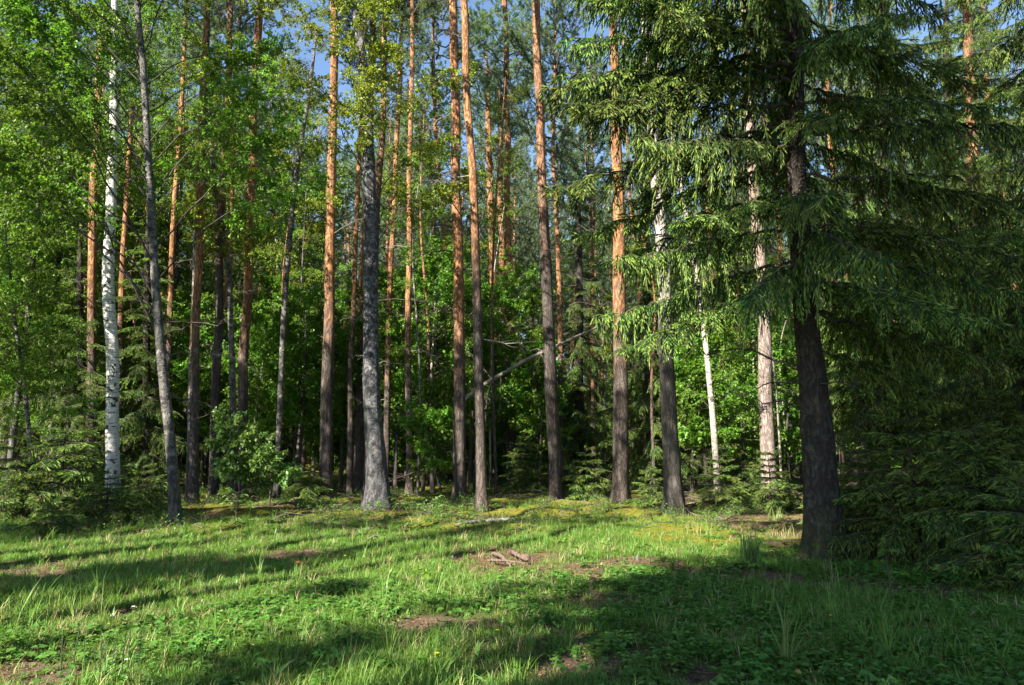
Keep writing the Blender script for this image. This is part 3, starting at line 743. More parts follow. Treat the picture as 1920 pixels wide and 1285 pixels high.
for i, (x_, y_, H_, R_) in enumerate(((9.6, 4.6, 15, 2.8), (11.0, 8.6, 17, 3.2), (14.5, 13.5, 19, 3.4), (17.5, 18.5, 19, 3.4))):  # spruces out of view, added to keep skylight off the right thicket
    t = thing('spruce_tree', 'dense unseen spruce added past the right edge to darken the thicket, ' + ('first', 'second', 'third', 'fourth')[i] + ' from the camera', 'spruce', (x_, y_, float(gz(x_, y_))))
    obj('trunk', trunk_geo(np.array([[0, 0, -.3], [0, .1, H_*.5], [0, 0, H_]]), np.array([.2, .12, .02]), 150+i, step=.6, k=10)[0].mesh('trunk', [B_SPRUCE]), t)
    obj('crown', CR_SPRUCE[i % 3], t, (0, 0, .5), (0, 0, i), (R_/2.6, R_/2.6, (H_-.5)/12))
# young spruces
def young(label, px, py, H, R, n, seed, light=False, **kw):
    b = on_ground(px, py); b[2] = float(gz(b[0], b[1]))
    root = thing('young_spruce', label, 'young spruce', b)
    P = np.array([[0, 0, -.1], [.02, 0, H*.5], [0, .02, H]]); g, PP, _ = trunk_geo(P, np.array([.012*H+.008, .007*H+.006, .004]), seed, step=.15, k=8, flare=.1)
    obj('trunk', g.mesh('trunk', [B_SPRUCE]), root)
    spruce_boughs(root, PP, H, .08, R, n, seed, pitch0=.05, whorl=5+seed % 3, **kw)
    return root
young('dark young spruce in front of the white birch', 195, 988, .95, 1.0, 44, 201)
young('dark young spruce close behind the foot of the white birch', 165, 945, 2.7, 1.5, 60, 219)
young('low young spruce left of the slim grey birch foot', 262, 972, 1.1, 1.0, 44, 202)
young('young spruce with a light green tip left of the white birch', 108, 972, 2.4, 1.35, 60, 203)
young('tiny young spruce at the shady edge on the far left', 95, 1005, .55, .7, 24, 204)
young('young spruce in deep shade on the far left', 20, 975, 1.9, 1.2, 50, 205)
young('sunlit little spruce left of the massive spruce', 1352, 968, 1.35, .95, 50, 206)
young('sunlit little spruce at the foot of the pale pinkish aspen', 1445, 962, 1.45, .95, 50, 207)
young('drooping little spruce left of the grey aspen foot', 1222, 958, 1.0, .75, 36, 208)
young('shaded young spruce, tallest of the thicket right of the massive spruce', 1720, 1050, 2.3, 1.5, 70, 209)
young('shaded young spruce filling the lower right corner of the wood', 1850, 1075, 1.9, 1.5, 66, 210)
young('low shaded spruce at the right edge of the grass', 1935, 1100, 1.2, 1.1, 50, 211)
young('shaded young spruce close behind the massive spruce foot', 1625, 1010, 1.8, 1.2, 56, 212)
young('shaded young spruce behind the thicket at the right edge', 1890, 1000, 2.6, 1.5, 60, 213)
young('small spruce in the shade left of the leaning dark birch', 575, 945, 1.1, .95, 40, 214)
young('young spruce behind the very thin straight pine', 815, 905, 2.3, 1.3, 54, 215)
young('young spruce behind the dark leaning pine', 985, 925, 2.0, 1.1, 50, 216)
young('young spruce between the dark leaning pine and the sunlit pine', 1100, 940, 1.5, 1.0, 44, 217)
young('half sunlit young spruce behind the small sunlit ones', 1395, 935, 2.2, 1.2, 50, 218)

# ------------------------------------------------------------------ leafy undergrowth
def shrub(label, px, py, H, seed, n=26, table=BRD_MESH, w=1.0, depth=None):
    b = on_ground(px, py); b[2] = float(gz(b[0], b[1]))
    root = thing('leafy_shrub', label, 'shrub', b)
    r = rng(seed)
    P = np.array([[0, 0, -.1], [r.normal(0, .1), r.normal(0, .1), H*.5], [r.normal(0, .2), r.normal(0, .2), H]])
    g, PP, _ = trunk_geo(P, np.array([.012+.007*H, .008+.004*H, .004]), seed, step=.2, k=8, flare=.1)
    obj('trunk', g.mesh('trunk', [WOOD]), root)
    for k in range(n):
        v = (k+r.random())/n
        add_bough(root, PP, H*(.22+.76*v), k*2.4+r.uniform(-.5, .5), (w*(1.2-.7*v))*r.uniform(.7, 1.2)*(.5+.16*H), table, seed*100+k, .25+r.uniform(-.2, .4), roll=r.uniform(-.5, .5))
    return root
shrub('oak sapling with large pale green leaves under the pine left of centre', 445, 968, 2.3, 301, 24, OAK_MESH, .8)
shrub('small oak sapling in the shade beside the larger one', 505, 950, 1.9, 302, 18, OAK_MESH, .8)
def understorey(label, px, d, H, seed, R, mats=BRD_MESH, z0=.25):
    b = at(px, 850, d); b[2] = float(gz(b[0], b[1]))
    root = thing('understorey_tree', label, 'small tree', b)
    r = rng(seed)
    P = np.array([[0, 0, -.1], [r.normal(0, .15), r.normal(0, .15), H*.5], [r.normal(0, .3), r.normal(0, .2), H]])
    g, PP, _ = trunk_geo(P, np.array([.02+.008*H, .012+.005*H, .006]), seed, step=.25, k=9, flare=.15)
    obj('trunk', g.mesh('trunk', [B_GREY if seed % 3 else WOOD]), root)
    n = int(10+5*H)
    for k in range(n):
        v = (k+r.random())/n; z = H*(z0+(.99-z0)*v)
        L = R*(.40+.70*math.sin(math.pi*(.18+.74*v)))*r.uniform(.65, 1.15)
        add_bough(root, PP, z, k*2.4+r.uniform(-.5, .5), L, mats, seed*100+k, .3+r.uniform(-.2, .4), roll=r.uniform(-.5, .5))
    dead_twigs(root, PP, 5, .8, H*.8, seed+900, DEADW)
for i, (px, d, H, R, lab) in enumerate(((475, 24.5, 5.6, 1.5, 'bright green small tree behind the slender pale birch stem'), (560, 25.5, 6.6, 1.7, 'bright green small tree left of the orange pine with the black foot'),
    (640, 27, 7.0, 1.7, 'green small tree between the orange pine and the leaning dark birch'), (742, 26, 7.6, 1.7, 'small tree with bright leaves behind the thin reddish pine'), (812, 25.5, 8.2, 2.0, 'tallest dense small tree left of the two close pines'),
    (880, 27, 7.4, 1.8, 'small tree with dense leaves right behind the two close pines'), (835, 22.5, 2.6, 1.1, 'small pale green sapling at the left foot of the tall orange pine'), (955, 29, 8.4, 2.0, 'tall green small tree behind the three orange trunks'),
    (1010, 26.5, 5.0, 1.3, 'small tree under the dark leaning pine'), (425, 26, 6.2, 1.6, 'small leafy tree behind the dark upright pine'), (330, 25, 6.4, 1.6, 'small leafy tree behind the slim grey birch'),
    (1325, 22, 4.2, 1.2, 'sunlit sapling behind the thin whitish birch stem'), (1395, 25, 5.4, 1.5, 'sunlit small tree left of the pale pinkish aspen'), (1478, 24, 4.6, 1.3, 'sunlit small tree right of the pale pinkish aspen'),
    (75, 25, 6.0, 1.7, 'light green small tree left of the white birch behind the spruces'), (215, 26, 6.4, 1.6, 'small leafy tree behind the white birch'), (1690, 26, 5.5, 1.6, 'sunlit small tree showing through the dark thicket on the right'),
    (1575, 24, 5.2, 1.5, 'small leafy tree behind the massive spruce'), (1295, 26, 5.0, 1.4, 'small leafy tree right of the grey aspen'), (525, 30, 8.0, 1.9, 'small tree far behind the slender pale birch stem'),
    (690, 31, 8.6, 2.0, 'small tree far behind the leaning dark birch'), (1830, 28, 5.5, 1.7, 'small leafy tree far behind the right hand thicket'), (770, 32, 9.0, 2.0, 'small tree far behind the very thin pine'))):
    understorey(lab, px, d, H, 310+i, R)

# ------------------------------------------------------------------ trees behind: pines, spruces and shrubs deeper in the wood
FARTRUNK = []
for i in range(5):
    r = rng(400+i)
    P = np.array([[0, 0, -.3], [r.normal(0, .12), r.normal(0, .1), 7], [r.normal(0, .3), r.normal(0, .2), 14], [r.normal(0, .4), r.normal(0, .3), 21]])
    g, PP, _ = trunk_geo(P, np.array([.15, .115, .085, .03]), 400+i, step=.6, k=10, flare=.2)
    FARTRUNK.append((g.mesh('trunk', [B_PINE]), PP))
taken = [tuple(o.location[:2]) for o in COL.objects if o.parent is None and o.get('category') and o.name.startswith(('pine', 'birch', 'aspen', 'spruce_tree'))]
r = rng(77); placed = list(taken); npine = nsp = nsh = 0
def free(x, y, dmin): return all((x-a)**2+(y-b)**2 > dmin**2 for a, b in placed)
tries = 0
while tries < 9000 and npine < 205:
    tries += 1
    y = 25 + (78-25)*r.random()**.75; x = r.uniform(-.76, .76)*y
    if not free(x, y, 2.6): continue
    placed.append((x, y)); npine += 1
    b = (x, y, float(gz(x, y))); s = r.uniform(.75, 1.22); i = r.integers(5); j = r.integers(4)
    root = thing('pine_tree', 'slender orange pine deep in the wood', 'pine', b, 'pines deep in the wood', r.uniform(0, 6.28))
    tm, PP = FARTRUNK[i]
    obj('trunk', tm, root, scale=(s*r.uniform(.75, 1.2),)*2+(s,))
    z = r.uniform(8.0, 12.5); p = along(PP, z)
    obj('crown', CR_PINE[j], root, p*s, (0, 0, r.uniform(0, 6)), (r.uniform(.85, 1.3),)*2+((21.3-z)*s/(9.5+j*.6),))
    if y < 50:
        for _ in range(5): obj('dead_branch', DEADW[r.integers(4)], root, along(PP, r.uniform(4, 11))*s, (0, r.uniform(-.5, .2), r.uniform(0, 6)), r.uniform(.6, 1))
tries = 0
SPT = trunk_geo(np.array([[0, 0, -.3], [0, 0, 8], [0, 0, 15]]), np.array([.13, .08, .02]), 460, step=1, k=8)[0].mesh('trunk', [B_SPRUCE])
while tries < 4000 and nsp < 46:
    tries += 1
    y = r.uniform(30, 75); x = r.uniform(-.75, .75)*y
    if not free(x, y, 2.2): continue
    placed.append((x, y)); nsp += 1
    root = thing('spruce_tree', 'dark green spruce deep in the wood', 'spruce', (x, y, float(gz(x, y))), 'spruces deep in the wood', r.uniform(0, 6.28))
    s = r.uniform(.5, 1.15)
    obj('trunk', SPT, root, scale=s); obj('crown', CR_SPRUCE[r.integers(3)], root, (0, 0, .7), scale=(s, s, s*1.18))
tries = 0
SHT = trunk_geo(np.array([[0, 0, -.3], [.1, 0, 1], [0, 0, 2]]), np.array([.04, .03, .02]), 470, step=.5, k=6)[0].mesh('trunk', [WOOD])
while tries < 4000 and nsh < 90:
    tries += 1
    y = r.uniform(31, 72); x = r.uniform(-.75, .75)*y
    if not free(x, y, 1.5): continue
    placed.append((x, y)); nsh += 1
    root = thing('leafy_shrub', 'leafy green shrub deep in the wood', 'shrub', (x, y, float(gz(x, y))), 'shrubs deep in the wood', r.uniform(0, 6.28))
    s = r.uniform(.9, 2.0)
    obj('trunk', SHT, root, scale=s); obj('crown', CR_SHRUB[r.integers(3)], root, (0, 0, .4), scale=(s, s, s*r.uniform(.9, 1.3)))

r = rng(177); nst = 0
while nst < 30:
    y = r.uniform(22.5, 33); x = r.uniform(-.66, .45)*y
    if not free(x, y, 1.0): continue
    placed.append((x, y)); nst += 1; H = r.uniform(8, 14); w_ = r.uniform(.035, .065)
    root = thing('thin_tree', 'thin young tree', 'young tree', (x, y, float(gz(x, y))), 'thin young trees between the trunks')
    g, PP, _ = trunk_geo(np.array([[0, 0, -.2], [r.normal(0, .12), 0, H*.35], [r.normal(0, .25), 0, H*.7], [r.normal(0, .5), 0, H]]), np.array([w_, w_*.85, w_*.6, .012]), 900+nst, step=.4, k=8, flare=.2)
    obj('trunk', g.mesh('trunk', [(B_BIRCH_GREY, B_PINE, B_BIRCH_CREAM)[nst % 3]]), root)
    for k in range(9): add_bough(root, PP, H*(.5+.48*k/9), k*2.4, r.uniform(.9, 1.6), BIR_MESH if nst % 2 else BIRY_MESH, 9000+nst*20+k, .5, roll=r.uniform(-.4, .4))
    dead_twigs(root, PP, 6, 1.5, H*.6, 950+nst, DEADW)
# labels of the deep trees: which gap between the front trunks, and which one in it
LAND = [(-1, 'left edge'), (207, 'white birch'), (300, 'slim grey birch'), (459, 'oak sapling pine'), (532, 'slender birch stem'), (616, 'black footed pine'), (695, 'leaning dark birch'), (767, 'very thin pine'),
        (878, 'two close pines'), (1030, 'leaning bare pine'), (1163, 'orange pink pine'), (1248, 'grey aspen'), (1430, 'pale pinkish aspen'), (1516, 'massive spruce'), (1921, 'right edge')]
ORD = ('first second third fourth fifth sixth seventh eighth ninth tenth eleventh twelfth thirteenth fourteenth fifteenth sixteenth seventeenth eighteenth nineteenth twentieth').split()
def nth(k): return ORD[k] if k < 20 else f'{k+1}th'
for grp, what in (('pines deep in the wood', 'slender pine'), ('spruces deep in the wood', 'dark spruce'), ('shrubs deep in the wood', 'leafy shrub'), ('thin young trees between the trunks', 'thin young tree')):
    ob = [(960 + F*o.location.x/(o.location.y*math.cos(PITCH)), o) for o in COL.objects if o.get('group') == grp]
    for (xa, A_), (xb, B_) in zip(LAND[:-1], LAND[1:]):
        for k, (x_, o) in enumerate(sorted([q for q in ob if xa <= q[0] < xb], key=lambda q: q[0])):
            o['label'] = f'{what} behind, {nth(k)} from left between {A_} and {B_}'
    for x_, o in ob:
        if not -1 <= x_ < 1921: o['label'] = f'{what} deep in the wood just past the side of the picture'
# ------------------------------------------------------------------ scattering (stuff only)
def scatter(name, label, pts, rot, scl, which, meshes):
    me = bpy.data.meshes.new(name); n = len(pts)
    me.vertices.add(n); me.vertices.foreach_set('co', np.asarray(pts, np.float32).ravel())
    for nm, ty, key, arr in (('rot', 'FLOAT_VECTOR', 'vector', rot), ('scl', 'FLOAT', 'value', scl), ('idx', 'INT', 'value', which)):
        a = me.attributes.new(nm, ty, 'POINT')
        a.data.foreach_set(key, np.asarray(arr, np.int32 if ty == 'INT' else np.float32).ravel())
    o = tag(obj(name, me), label, None, None, 'stuff')
    cl = bpy.data.collections.new(name+'_pieces')
    for i, m in enumerate(meshes):
        cl.objects.link(bpy.data.objects.new(f'{name}_piece', m))
    ng = bpy.data.node_groups.new(name, 'GeometryNodeTree')
    ng.interface.new_socket('Geometry', in_out='INPUT', socket_type='NodeSocketGeometry')
    ng.interface.new_socket('Geometry', in_out='OUTPUT', socket_type='NodeSocketGeometry')
    N = ng.nodes.new; gi, go = N('NodeGroupInput'), N('NodeGroupOutput')
    ip, ci = N('GeometryNodeInstanceOnPoints'), N('GeometryNodeCollectionInfo')
    ci.inputs['Collection'].default_value = cl; ci.inputs['Separate Children'].default_value = True; ci.inputs['Reset Children'].default_value = True
    ip.inputs['Pick Instance'].default_value = True
    lk = ng.links.new
    lk(gi.outputs[0], ip.inputs['Points']); lk(ci.outputs[0], ip.inputs['Instance'])
    for nm, ty, sk in (('rot', 'FLOAT_VECTOR', 'Rotation'), ('scl', 'FLOAT', 'Scale'), ('idx', 'INT', 'Instance Index')):
        na = N('GeometryNodeInputNamedAttribute'); na.data_type = ty; na.inputs[0].default_value = nm
        lk(na.outputs[0], ip.inputs[sk])
    lk(ip.outputs[0], go.inputs[0])
    md = o.modifiers.new('scatter', 'NODES'); md.node_group = ng
    return o
# the far wood that reads as one mass
n = 1300; r = rng(91)
yy = r.uniform(80, 190, n); xx = r.uniform(-.9, .9, n)*yy
pine_whole, spr_whole, shr_whole = [], [], []
def whole(cr, tr, z, s, nm):
    g = Geo()
    for me, M in ((tr, np.eye(4)), (cr, M4((0, 0, z), (0, 0, 0), s))):
        v = np.empty(len(me.vertices)*3, np.float32); me.vertices.foreach_get('co', v)
        f = np.empty(len(me.loops), np.int32); me.loops.foreach_get('vertex_index', f)
        m = np.empty(len(me.polygons), np.int32); me.polygons.foreach_get('material_index', m)
        g.merge((v.reshape(-1, 3).astype(float), f.reshape(-1, 3), m + (0 if me is tr else 1)), M)
    mats = list(tr.materials)+list(cr.materials)
    return g.mesh(nm, mats)
wm = [whole(CR_PINE[0], FARTRUNK[0][0], 11.5, 1, 'far_pine'), whole(CR_PINE[2], FARTRUNK[2][0], 12, 1, 'far_pine'), whole(CR_SPRUCE[1], SPT, .7, 1.2, 'far_spruce'), whole(CR_SHRUB[0], SHT, .3, 1.6, 'far_shrub')]
scatter('distant_forest', 'distant wood closing the view behind the trunks', np.stack([xx, yy, gz(xx, yy)], 1), np.stack([xx*0, xx*0, r.uniform(0, 6.28, n)], 1), r.uniform(.85, 1.35, n), r.choice(4, n, p=[.3, .25, .25, .2]), wm)

# grass pieces
def grass_tuft(seed, n, h, w, spread, lean, mat):
    r = rng(seed); g = Geo()
    for _ in range(n):
        a = r.uniform(0, 6.28); p = np.array([math.cos(a), math.sin(a), 0])*spread*math.sqrt(r.random())
        b = r.uniform(0, 6.28); d = np.array([math.cos(b), math.sin(b), 0]); L = h*r.uniform(.45, 1.15); ln = lean*r.uniform(.2, 1.3)
        s = np.array([-d[1], d[0], 0]); ww = w*r.uniform(.7, 1.2)
        ts = np.array([0, .35, .7, 1.0])
        C = p + d[None]*(ln*L*ts**1.9)[:, None] + np.array([0, 0, 1.])*(L*ts*(1-.35*ln*ts))[:, None]
        hw = np.array([.8, 1, .7])*ww/2
        V = np.concatenate([np.stack([C[i]-s*hw[i], C[i]+s*hw[i]]) for i in range(3)]+[C[3:]])
        g.add(V, [[0, 1, 3], [0, 3, 2], [2, 3, 5], [2, 5, 4], [4, 5, 6]])
    return g.mesh('tuft', [mat])
def herb(seed, n, h, leaf, tri=True, mat=None):
    r = rng(seed); g = Geo(); P, D, Nn = [], [], []
    for _ in range(n):
        a = r.uniform(0, 6.28); d = np.array([math.cos(a), math.sin(a), 0]); L = h*r.uniform(.5, 1.2)
        top = d*L*r.uniform(.3, .9) + np.array([0, 0, L*.8])
        sticks(g, np.zeros((1, 3)), top[None], .0012, .0009, 0, 3)
        for q in ((-1.05, 0, 1.05) if tri else (0,)):
            e = a+q; P.append(top); D.append([math.cos(e), math.sin(e), r.uniform(-.25, .2)]); Nn.append([r.normal(0, .25), r.normal(0, .25), 1])
    P, D, Nn = np.array(P), np.array(D), np.array(Nn); sz = leaf*r.uniform(.7, 1.15, len(P))
    leaves(g, P, D, Nn, sz, sz*.75, 0, .12)
    return g.mesh('herb', [mat or G_HERB])
def area(n, y0, y1, seed, wide=.74):
    r = rng(seed); y = np.sqrt(r.uniform(y0**2, y1**2, n)); x = r.uniform(-wide, wide, n)*y
    return x, y, r
def place(x, y, r, scl, tilt=.12):
    n = len(x)
    z = gz(x, y); s_, m_, _, _ = masks(x, y); z = z + .07*m_*noise2(x*2.6, y*2.6) - .04*s_
    return np.stack([x, y, z-.004], 1), np.stack([r.normal(0, tilt, n), r.normal(0, tilt, n), r.uniform(0, 6.28, n)], 1), scl
T_short = [grass_tuft(500+i, 22, .085, .0045, .06, .6, G_BLADE) for i in range(5)]
T_mid = [grass_tuft(510+i, 16, .17, .005, .05, .7, G_BLADE) for i in range(5)]
T_long = [grass_tuft(520+i, 9, .38, .006, .04, .75, G_BLADE) for i in range(4)]
T_dry = [grass_tuft(530+i, 9, .16, .004, .05, .9, G_DRY) for i in range(3)]
T_moss = [grass_tuft(540+i, 26, .035, .006, .06, .5, G_MOSS) for i in range(3)]
T_weed = [grass_tuft(570+i, 7, .15, .022, .02, .95, G_WEED) for i in range(3)] + [grass_tuft(575+i, 9, .07, .030, .02, 1.2, G_WEED) for i in range(2)]
T_herb = [herb(545+i, 9, .075, .038, True, G_HERB2) for i in range(2)] + [herb(550+i, 9, .085, .045) for i in range(4)] + [herb(560+i, 8, .10, .06, False) for i in range(3)]
x, y, r = area(60000, 4.0, 16.5, 600)
so, mo, li, fo = masks(x, y)
hb = sstep(.35, .6, noise2(x*.45+40, y*.45) + .22*sstep(-.5, 2.5, x)*sstep(11, 8, y))
dn = (1-.93*so)*(1-.75*mo)*(1-.8*li)*(.35+.65*sstep(.25, .6, noise2(x*.8, y*.8+9)))
k = r.random(len(x)) < dn
ln = noise2(x*.6+3, y*.6+70)
wh = np.where(r.random(len(x)) < .06+.6*sstep(.5, .8, ln), r.integers(5, 10, len(x)), r.integers(0, 5, len(x)))
wh = np.where(r.random(len(x)) < .014, r.integers(10, 14, len(x)), wh)
wh = np.where(r.random(len(x)) < .05+.10*sstep(.5, .8, noise2(x*1.1+90, y*1.1)), r.integers(14, 17, len(x)), wh)
x, y, wh = x[k], y[k], wh[k]
p_, ro, s_ = place(x, y, r, r.uniform(.6, 1.25, len(x)))
wh = np.where(r.random(len(x)) < .018, r.integers(17, 22, len(x)), wh)
scatter('grass', 'green grass of mixed length over the clearing', p_, ro, s_, wh, T_short+T_mid+T_long+T_dry+T_weed)
x, y, r = area(26000, 4.0, 15, 610)
so, mo, li, fo = masks(x, y)
hb = sstep(.42, .62, noise2(x*.5+40, y*.5)*.75 + .35*sstep(-.8, 2.2, x)*sstep(11.5, 8.5, y))
k = r.random(len(x)) < hb*(.25+.75*sstep(.35, .6, noise2(x*1.6+7, y*1.6)))*(1-.8*so)*(1-.8*mo)
x, y = x[k], y[k]
p_, ro, s_ = place(x, y, r, r.uniform(.6, 1.3, len(x)))
scatter('ground_herbs', 'low clover and strawberry leaves carpeting the right of the clearing', p_, ro, s_, r.integers(0, 9, len(x)), T_herb)
x, y, r = area(42000, 9.5, 27, 620)
so, mo, li, fo = masks(x, y); k = r.random(len(x)) < mo*.9
x, y = x[k], y[k]; p_, ro, s_ = place(x, y, r, r.uniform(.7, 1.5, len(x)))
scatter('moss', 'yellow green moss cushions at the edge of the wood', p_, ro, s_, r.integers(0, 3, len(x)), T_moss)
x, y, r = area(9000, 12.5, 30, 630)
so, mo, li, fo = masks(x, y); k = r.random(len(x)) < fo*sstep(.45, .7, noise2(x*.8+5, y*.8))*(1-so)
x, y = x[k], y[k]; p_, ro, s_ = place(x, y, r, r.uniform(.7, 1.4, len(x)))
scatter('woodland_grass', 'thin grass and herbs between the trunks', p_, ro, s_, r.integers(0, 12, len(x)), T_mid+T_herb)
TW = []
for i in range(4):
    r = rng(660+i); g = Geo()
    for _ in range(4):
        a = r.normal(0, .25, 3); a[2] = r.uniform(.01, .04); L_ = r.uniform(.15, .6); d = unit(np.array([r.normal(), r.normal(), r.normal(0, .12)]))
        P = a + d*L_*np.linspace(0, 1, 5)[:, None]; P[1:] += r.normal(0, .02, (4, 3)); poly(g, P, r.uniform(.004, .010), .003, 0, 4)
    TW.append(g.mesh('twigs', [WOOD_DEAD if i % 2 else WOOD]))
x, y, r = area(2600, 12.5, 34, 661); so, mo, li, fo = masks(x, y); k = r.random(len(x)) < fo*.7+.04
x, y = x[k], y[k]; p_, ro, s_ = place(x, y, r, r.uniform(.6, 1.4, len(x)))
scatter('twig_litter', 'broken twigs strewn over the moss under the trees', p_, ro, s_, r.integers(0, 4, len(x)), TW)
BL = []
for i in range(3):
    r = rng(670+i); g = Geo(); n = 60
    A = np.zeros((12, 3)); B = r.normal(0, .12, (12, 3)); B[:, 2] = r.uniform(.12, .26, 12); sticks(g, A, B, .002, .001, 0, 3)
    q = r.random(n)[:, None]**.6; P = B[r.integers(0, 12, n)]*q + r.normal(0, .02, (n, 3)); D = r.normal(size=(n, 3)); Nn = r.normal(0, .4, (n, 3)); Nn[:, 2] += 1
    z_ = r.uniform(.02, .035, n); leaves(g, P, D, Nn, z_, z_*.65, 1); BL.append(g.mesh('bilberry', [WOOD, L_BROAD]))
x, y, r = area(9000, 13.0, 34, 671); so, mo, li, fo = masks(x, y); k = r.random(len(x)) < fo*sstep(.48, .7, noise2(x*.55+31, y*.55))*.8
x, y = x[k], y[k]; p_, ro, s_ = place(x, y, r, r.uniform(.7, 1.4, len(x)))
scatter('bilberry_plants', 'low bilberry plants in patches on the forest floor', p_, ro, s_, r.integers(0, 3, len(x)), BL)
# litter of brown leaves, needles and twig bits
LIT = []
M_LIT = leaf_mat('leaf_litter', (.085, .052, .028), (.25, .16, .085), .1, .7, .2)
for i in range(4):
    r = rng(640+i); g = Geo(); n = 14
    P = r.normal(0, .07, (n, 3)); P[:, 2] = r.uniform(.003, .012, n); D = r.normal(size=(n, 3)); D[:, 2] *= .15; Nn = r.normal(0, .25, (n, 3)); Nn[:, 2] += 1
    s = r.uniform(.012, .036, n); leaves(g, P, D, Nn, s, s*.6, 0)
    A = r.normal(0, .09, (10, 3)); A[:, 2] = .006; e = r.normal(size=(10, 3))*.05; e[:, 2] *= .1
    sticks(g, A, A+e, .0015, .001, 0, 3); LIT.append(g.mesh('litter', [M_LIT]))
x, y, r = area(52000, 4, 22, 650); so, mo, li, fo = masks(x, y)
k = r.random(len(x)) < np.clip(so*.75+li*.35+.07, 0, 1); x, y = x[k], y[k]
p_, ro, s_ = place(x, y, r, r.uniform(.6, 1.3, len(x)))
scatter('leaf_litter', 'brown leaves, needles and twig bits on bare soil', p_, ro, s_, r.integers(0, 4, len(x)), LIT)

# ------------------------------------------------------------------ fallen wood, seedlings, tufts, flowers
def gpt(px, py, dz=0.0):
    p = on_ground(px, py); s_, m_, _, _ = masks(p[0], p[1])
    p[2] = float(gz(p[0], p[1]) - .04*s_ + .06*m_) + dz
    return p
def stem(name, label, cat, P, R, mat, seed, group=None, k=10, rough=.1, twigs=()):
    P = np.asarray(P, float); b = P[0].copy()
    root = thing(name, label, cat, b, group)
    s_ = np.concatenate([[0], np.cumsum(np.linalg.norm(np.diff(P, axis=0), axis=1))])
    r = rng(seed); g = Geo(); Q = np.stack([np.interp(np.linspace(0, s_[-1], 24), s_, P[:, i]) for i in range(3)], 1)-b
    Q[1:-1] += r.normal(0, R[0]*.25, (22, 3)); RR = np.interp(np.linspace(0, 1, 24), np.linspace(0, 1, len(R)), R)*(1+r.normal(0, rough, 24))
    sticks(g, Q[:-1], Q[1:], RR[:-1], RR[1:], 0, k)
    obj('trunk' if name == 'fallen_tree' else 'stick', g.mesh(name, [mat]), root)
    for t, az, pt, i, sc_ in twigs:
        obj('dead_branch', DEAD[i], root, Q[int(t*23)], (0, -pt, az), sc_)
    return root
D_ = 24.0
stem('fallen_tree', 'dead leaning stem with broken twigs, caught slantwise between the pines', 'fallen tree', [at(866, 753, D_), at(900, 727, D_), at(960, 690, D_), at(1030, 655, D_), at(1110, 618, D_+.5), at(1200, 580, D_+1)],
     [.07, .068, .06, .05, .035, .02], WOOD_DEAD, 1, twigs=((.2, -2.5, -1.2, 2, 1.0), (.25, -1.5, -1.1, 3, .8), (.1, 2.6, .4, 1, .9), (.3, -.5, .9, 2, .7), (.45, -2, -.9, 1, 1.0), (.55, 1, .8, 0, 1.2), (.7, -1, -.6, 1, .9), (.2, 2.8, .9, 3, .8), (.04, -2, -1, 5, .9)))
M_DK = plain('damp_wood', (.06, .05, .042), var=.6)
stem('fallen_branch', 'dark fallen branch with pale patches lying in the grass before the two close pines', 'branch', [gpt(868, 990, .03), gpt(910, 986, .05), gpt(950, 985, .07), gpt(1000, 984, .03)], [.035, .04, .035, .015], plain('patchy_wood', (.13, .12, .11), var=.9, scale=12), 2)
stem('fallen_branch', 'thin pale stick lying right of the dark fallen branch', 'branch', [gpt(985, 973, .03), gpt(1030, 960, .10)], [.014, .008], WOOD_DEAD, 3)
stem('fallen_branch', 'long thin stick trailing off the dark fallen branch', 'branch', [gpt(1000, 982, .03), gpt(1080, 975, .04)], [.013, .006], WOOD_DEAD, 4)
stem('fallen_branch', 'dark twig lying left of the small oak seedling by the leaning dark birch', 'branch', [gpt(715, 995, .03), gpt(775, 998, .03)], [.02, .008], M_DK, 5)
p0 = gpt(1600, 1047, 0); 
stem('fallen_branch', 'thin stick leaning against the massive spruce foot', 'branch', [gpt(1602, 1052, .02), at(1585, 1008, p0[1]+.1), at(1562, 985, p0[1]+.2)], [.010, .008, .005], WOOD_DEAD, 6)
stem('fallen_branch', 'grey stick lying in the herbs right of the clearing', 'branch', [gpt(1438, 1140, .03), gpt(1480, 1136, .03)], [.010, .006], WOOD_DEAD, 7)
M_ROOT = plain('rotten_wood', (.11, .075, .055), var=.6, scale=25, bump=.01)
for k, (pts, w, lab) in enumerate((([(925, 1040), (938, 1048), (952, 1060), (962, 1068)], .03, 'brown rotten root curving out of the bare soil'), ([(958, 1036), (966, 1046), (990, 1056)], .035, 'short thick root stub on the bare soil'),
                                   ([(915, 1052), (940, 1060), (985, 1062)], .02, 'thin brown root lying across the bare soil'))):
    stem('root', lab, 'root', [gpt(x, y, .05+.05*math.sin(i*1.3)) for i, (x, y) in enumerate(pts)], [w, w*.9, w*.4], M_ROOT, 20+k)
def lump(name, label, cat, px, py, sx, sy, sz, mat, seed, group=None):
    r = rng(seed); th = np.linspace(0, np.pi, 9)[:, None]; ph = (np.arange(14)*2*np.pi/14)[None]
    d = np.stack([np.sin(th)*np.cos(ph), np.sin(th)*np.sin(ph), np.cos(th)+0*ph], 2)
    rr = .7+.6*noise3(d[..., 0]*1.7+seed, d[..., 1]*1.7, d[..., 2]*1.7)
    V = (d*rr[..., None]*np.array([sx, sy, sz])).reshape(-1, 3)
    i = np.arange(8)[:, None]*14; j = np.arange(14)[None]; j2 = (j+1) % 14
    a, b, c, e = (i+j).ravel(), (i+j2).ravel(), (i+14+j2).ravel(), (i+14+j).ravel()
    g = Geo(); g.add(V, np.concatenate([np.stack([a, e, c], 1), np.stack([a, c, b], 1)]))
    return tag(obj(name, g.mesh(name, [mat]), None, gpt(px, py, sz*.3), (0, 0, r.uniform(0, 6))), label, cat, group)
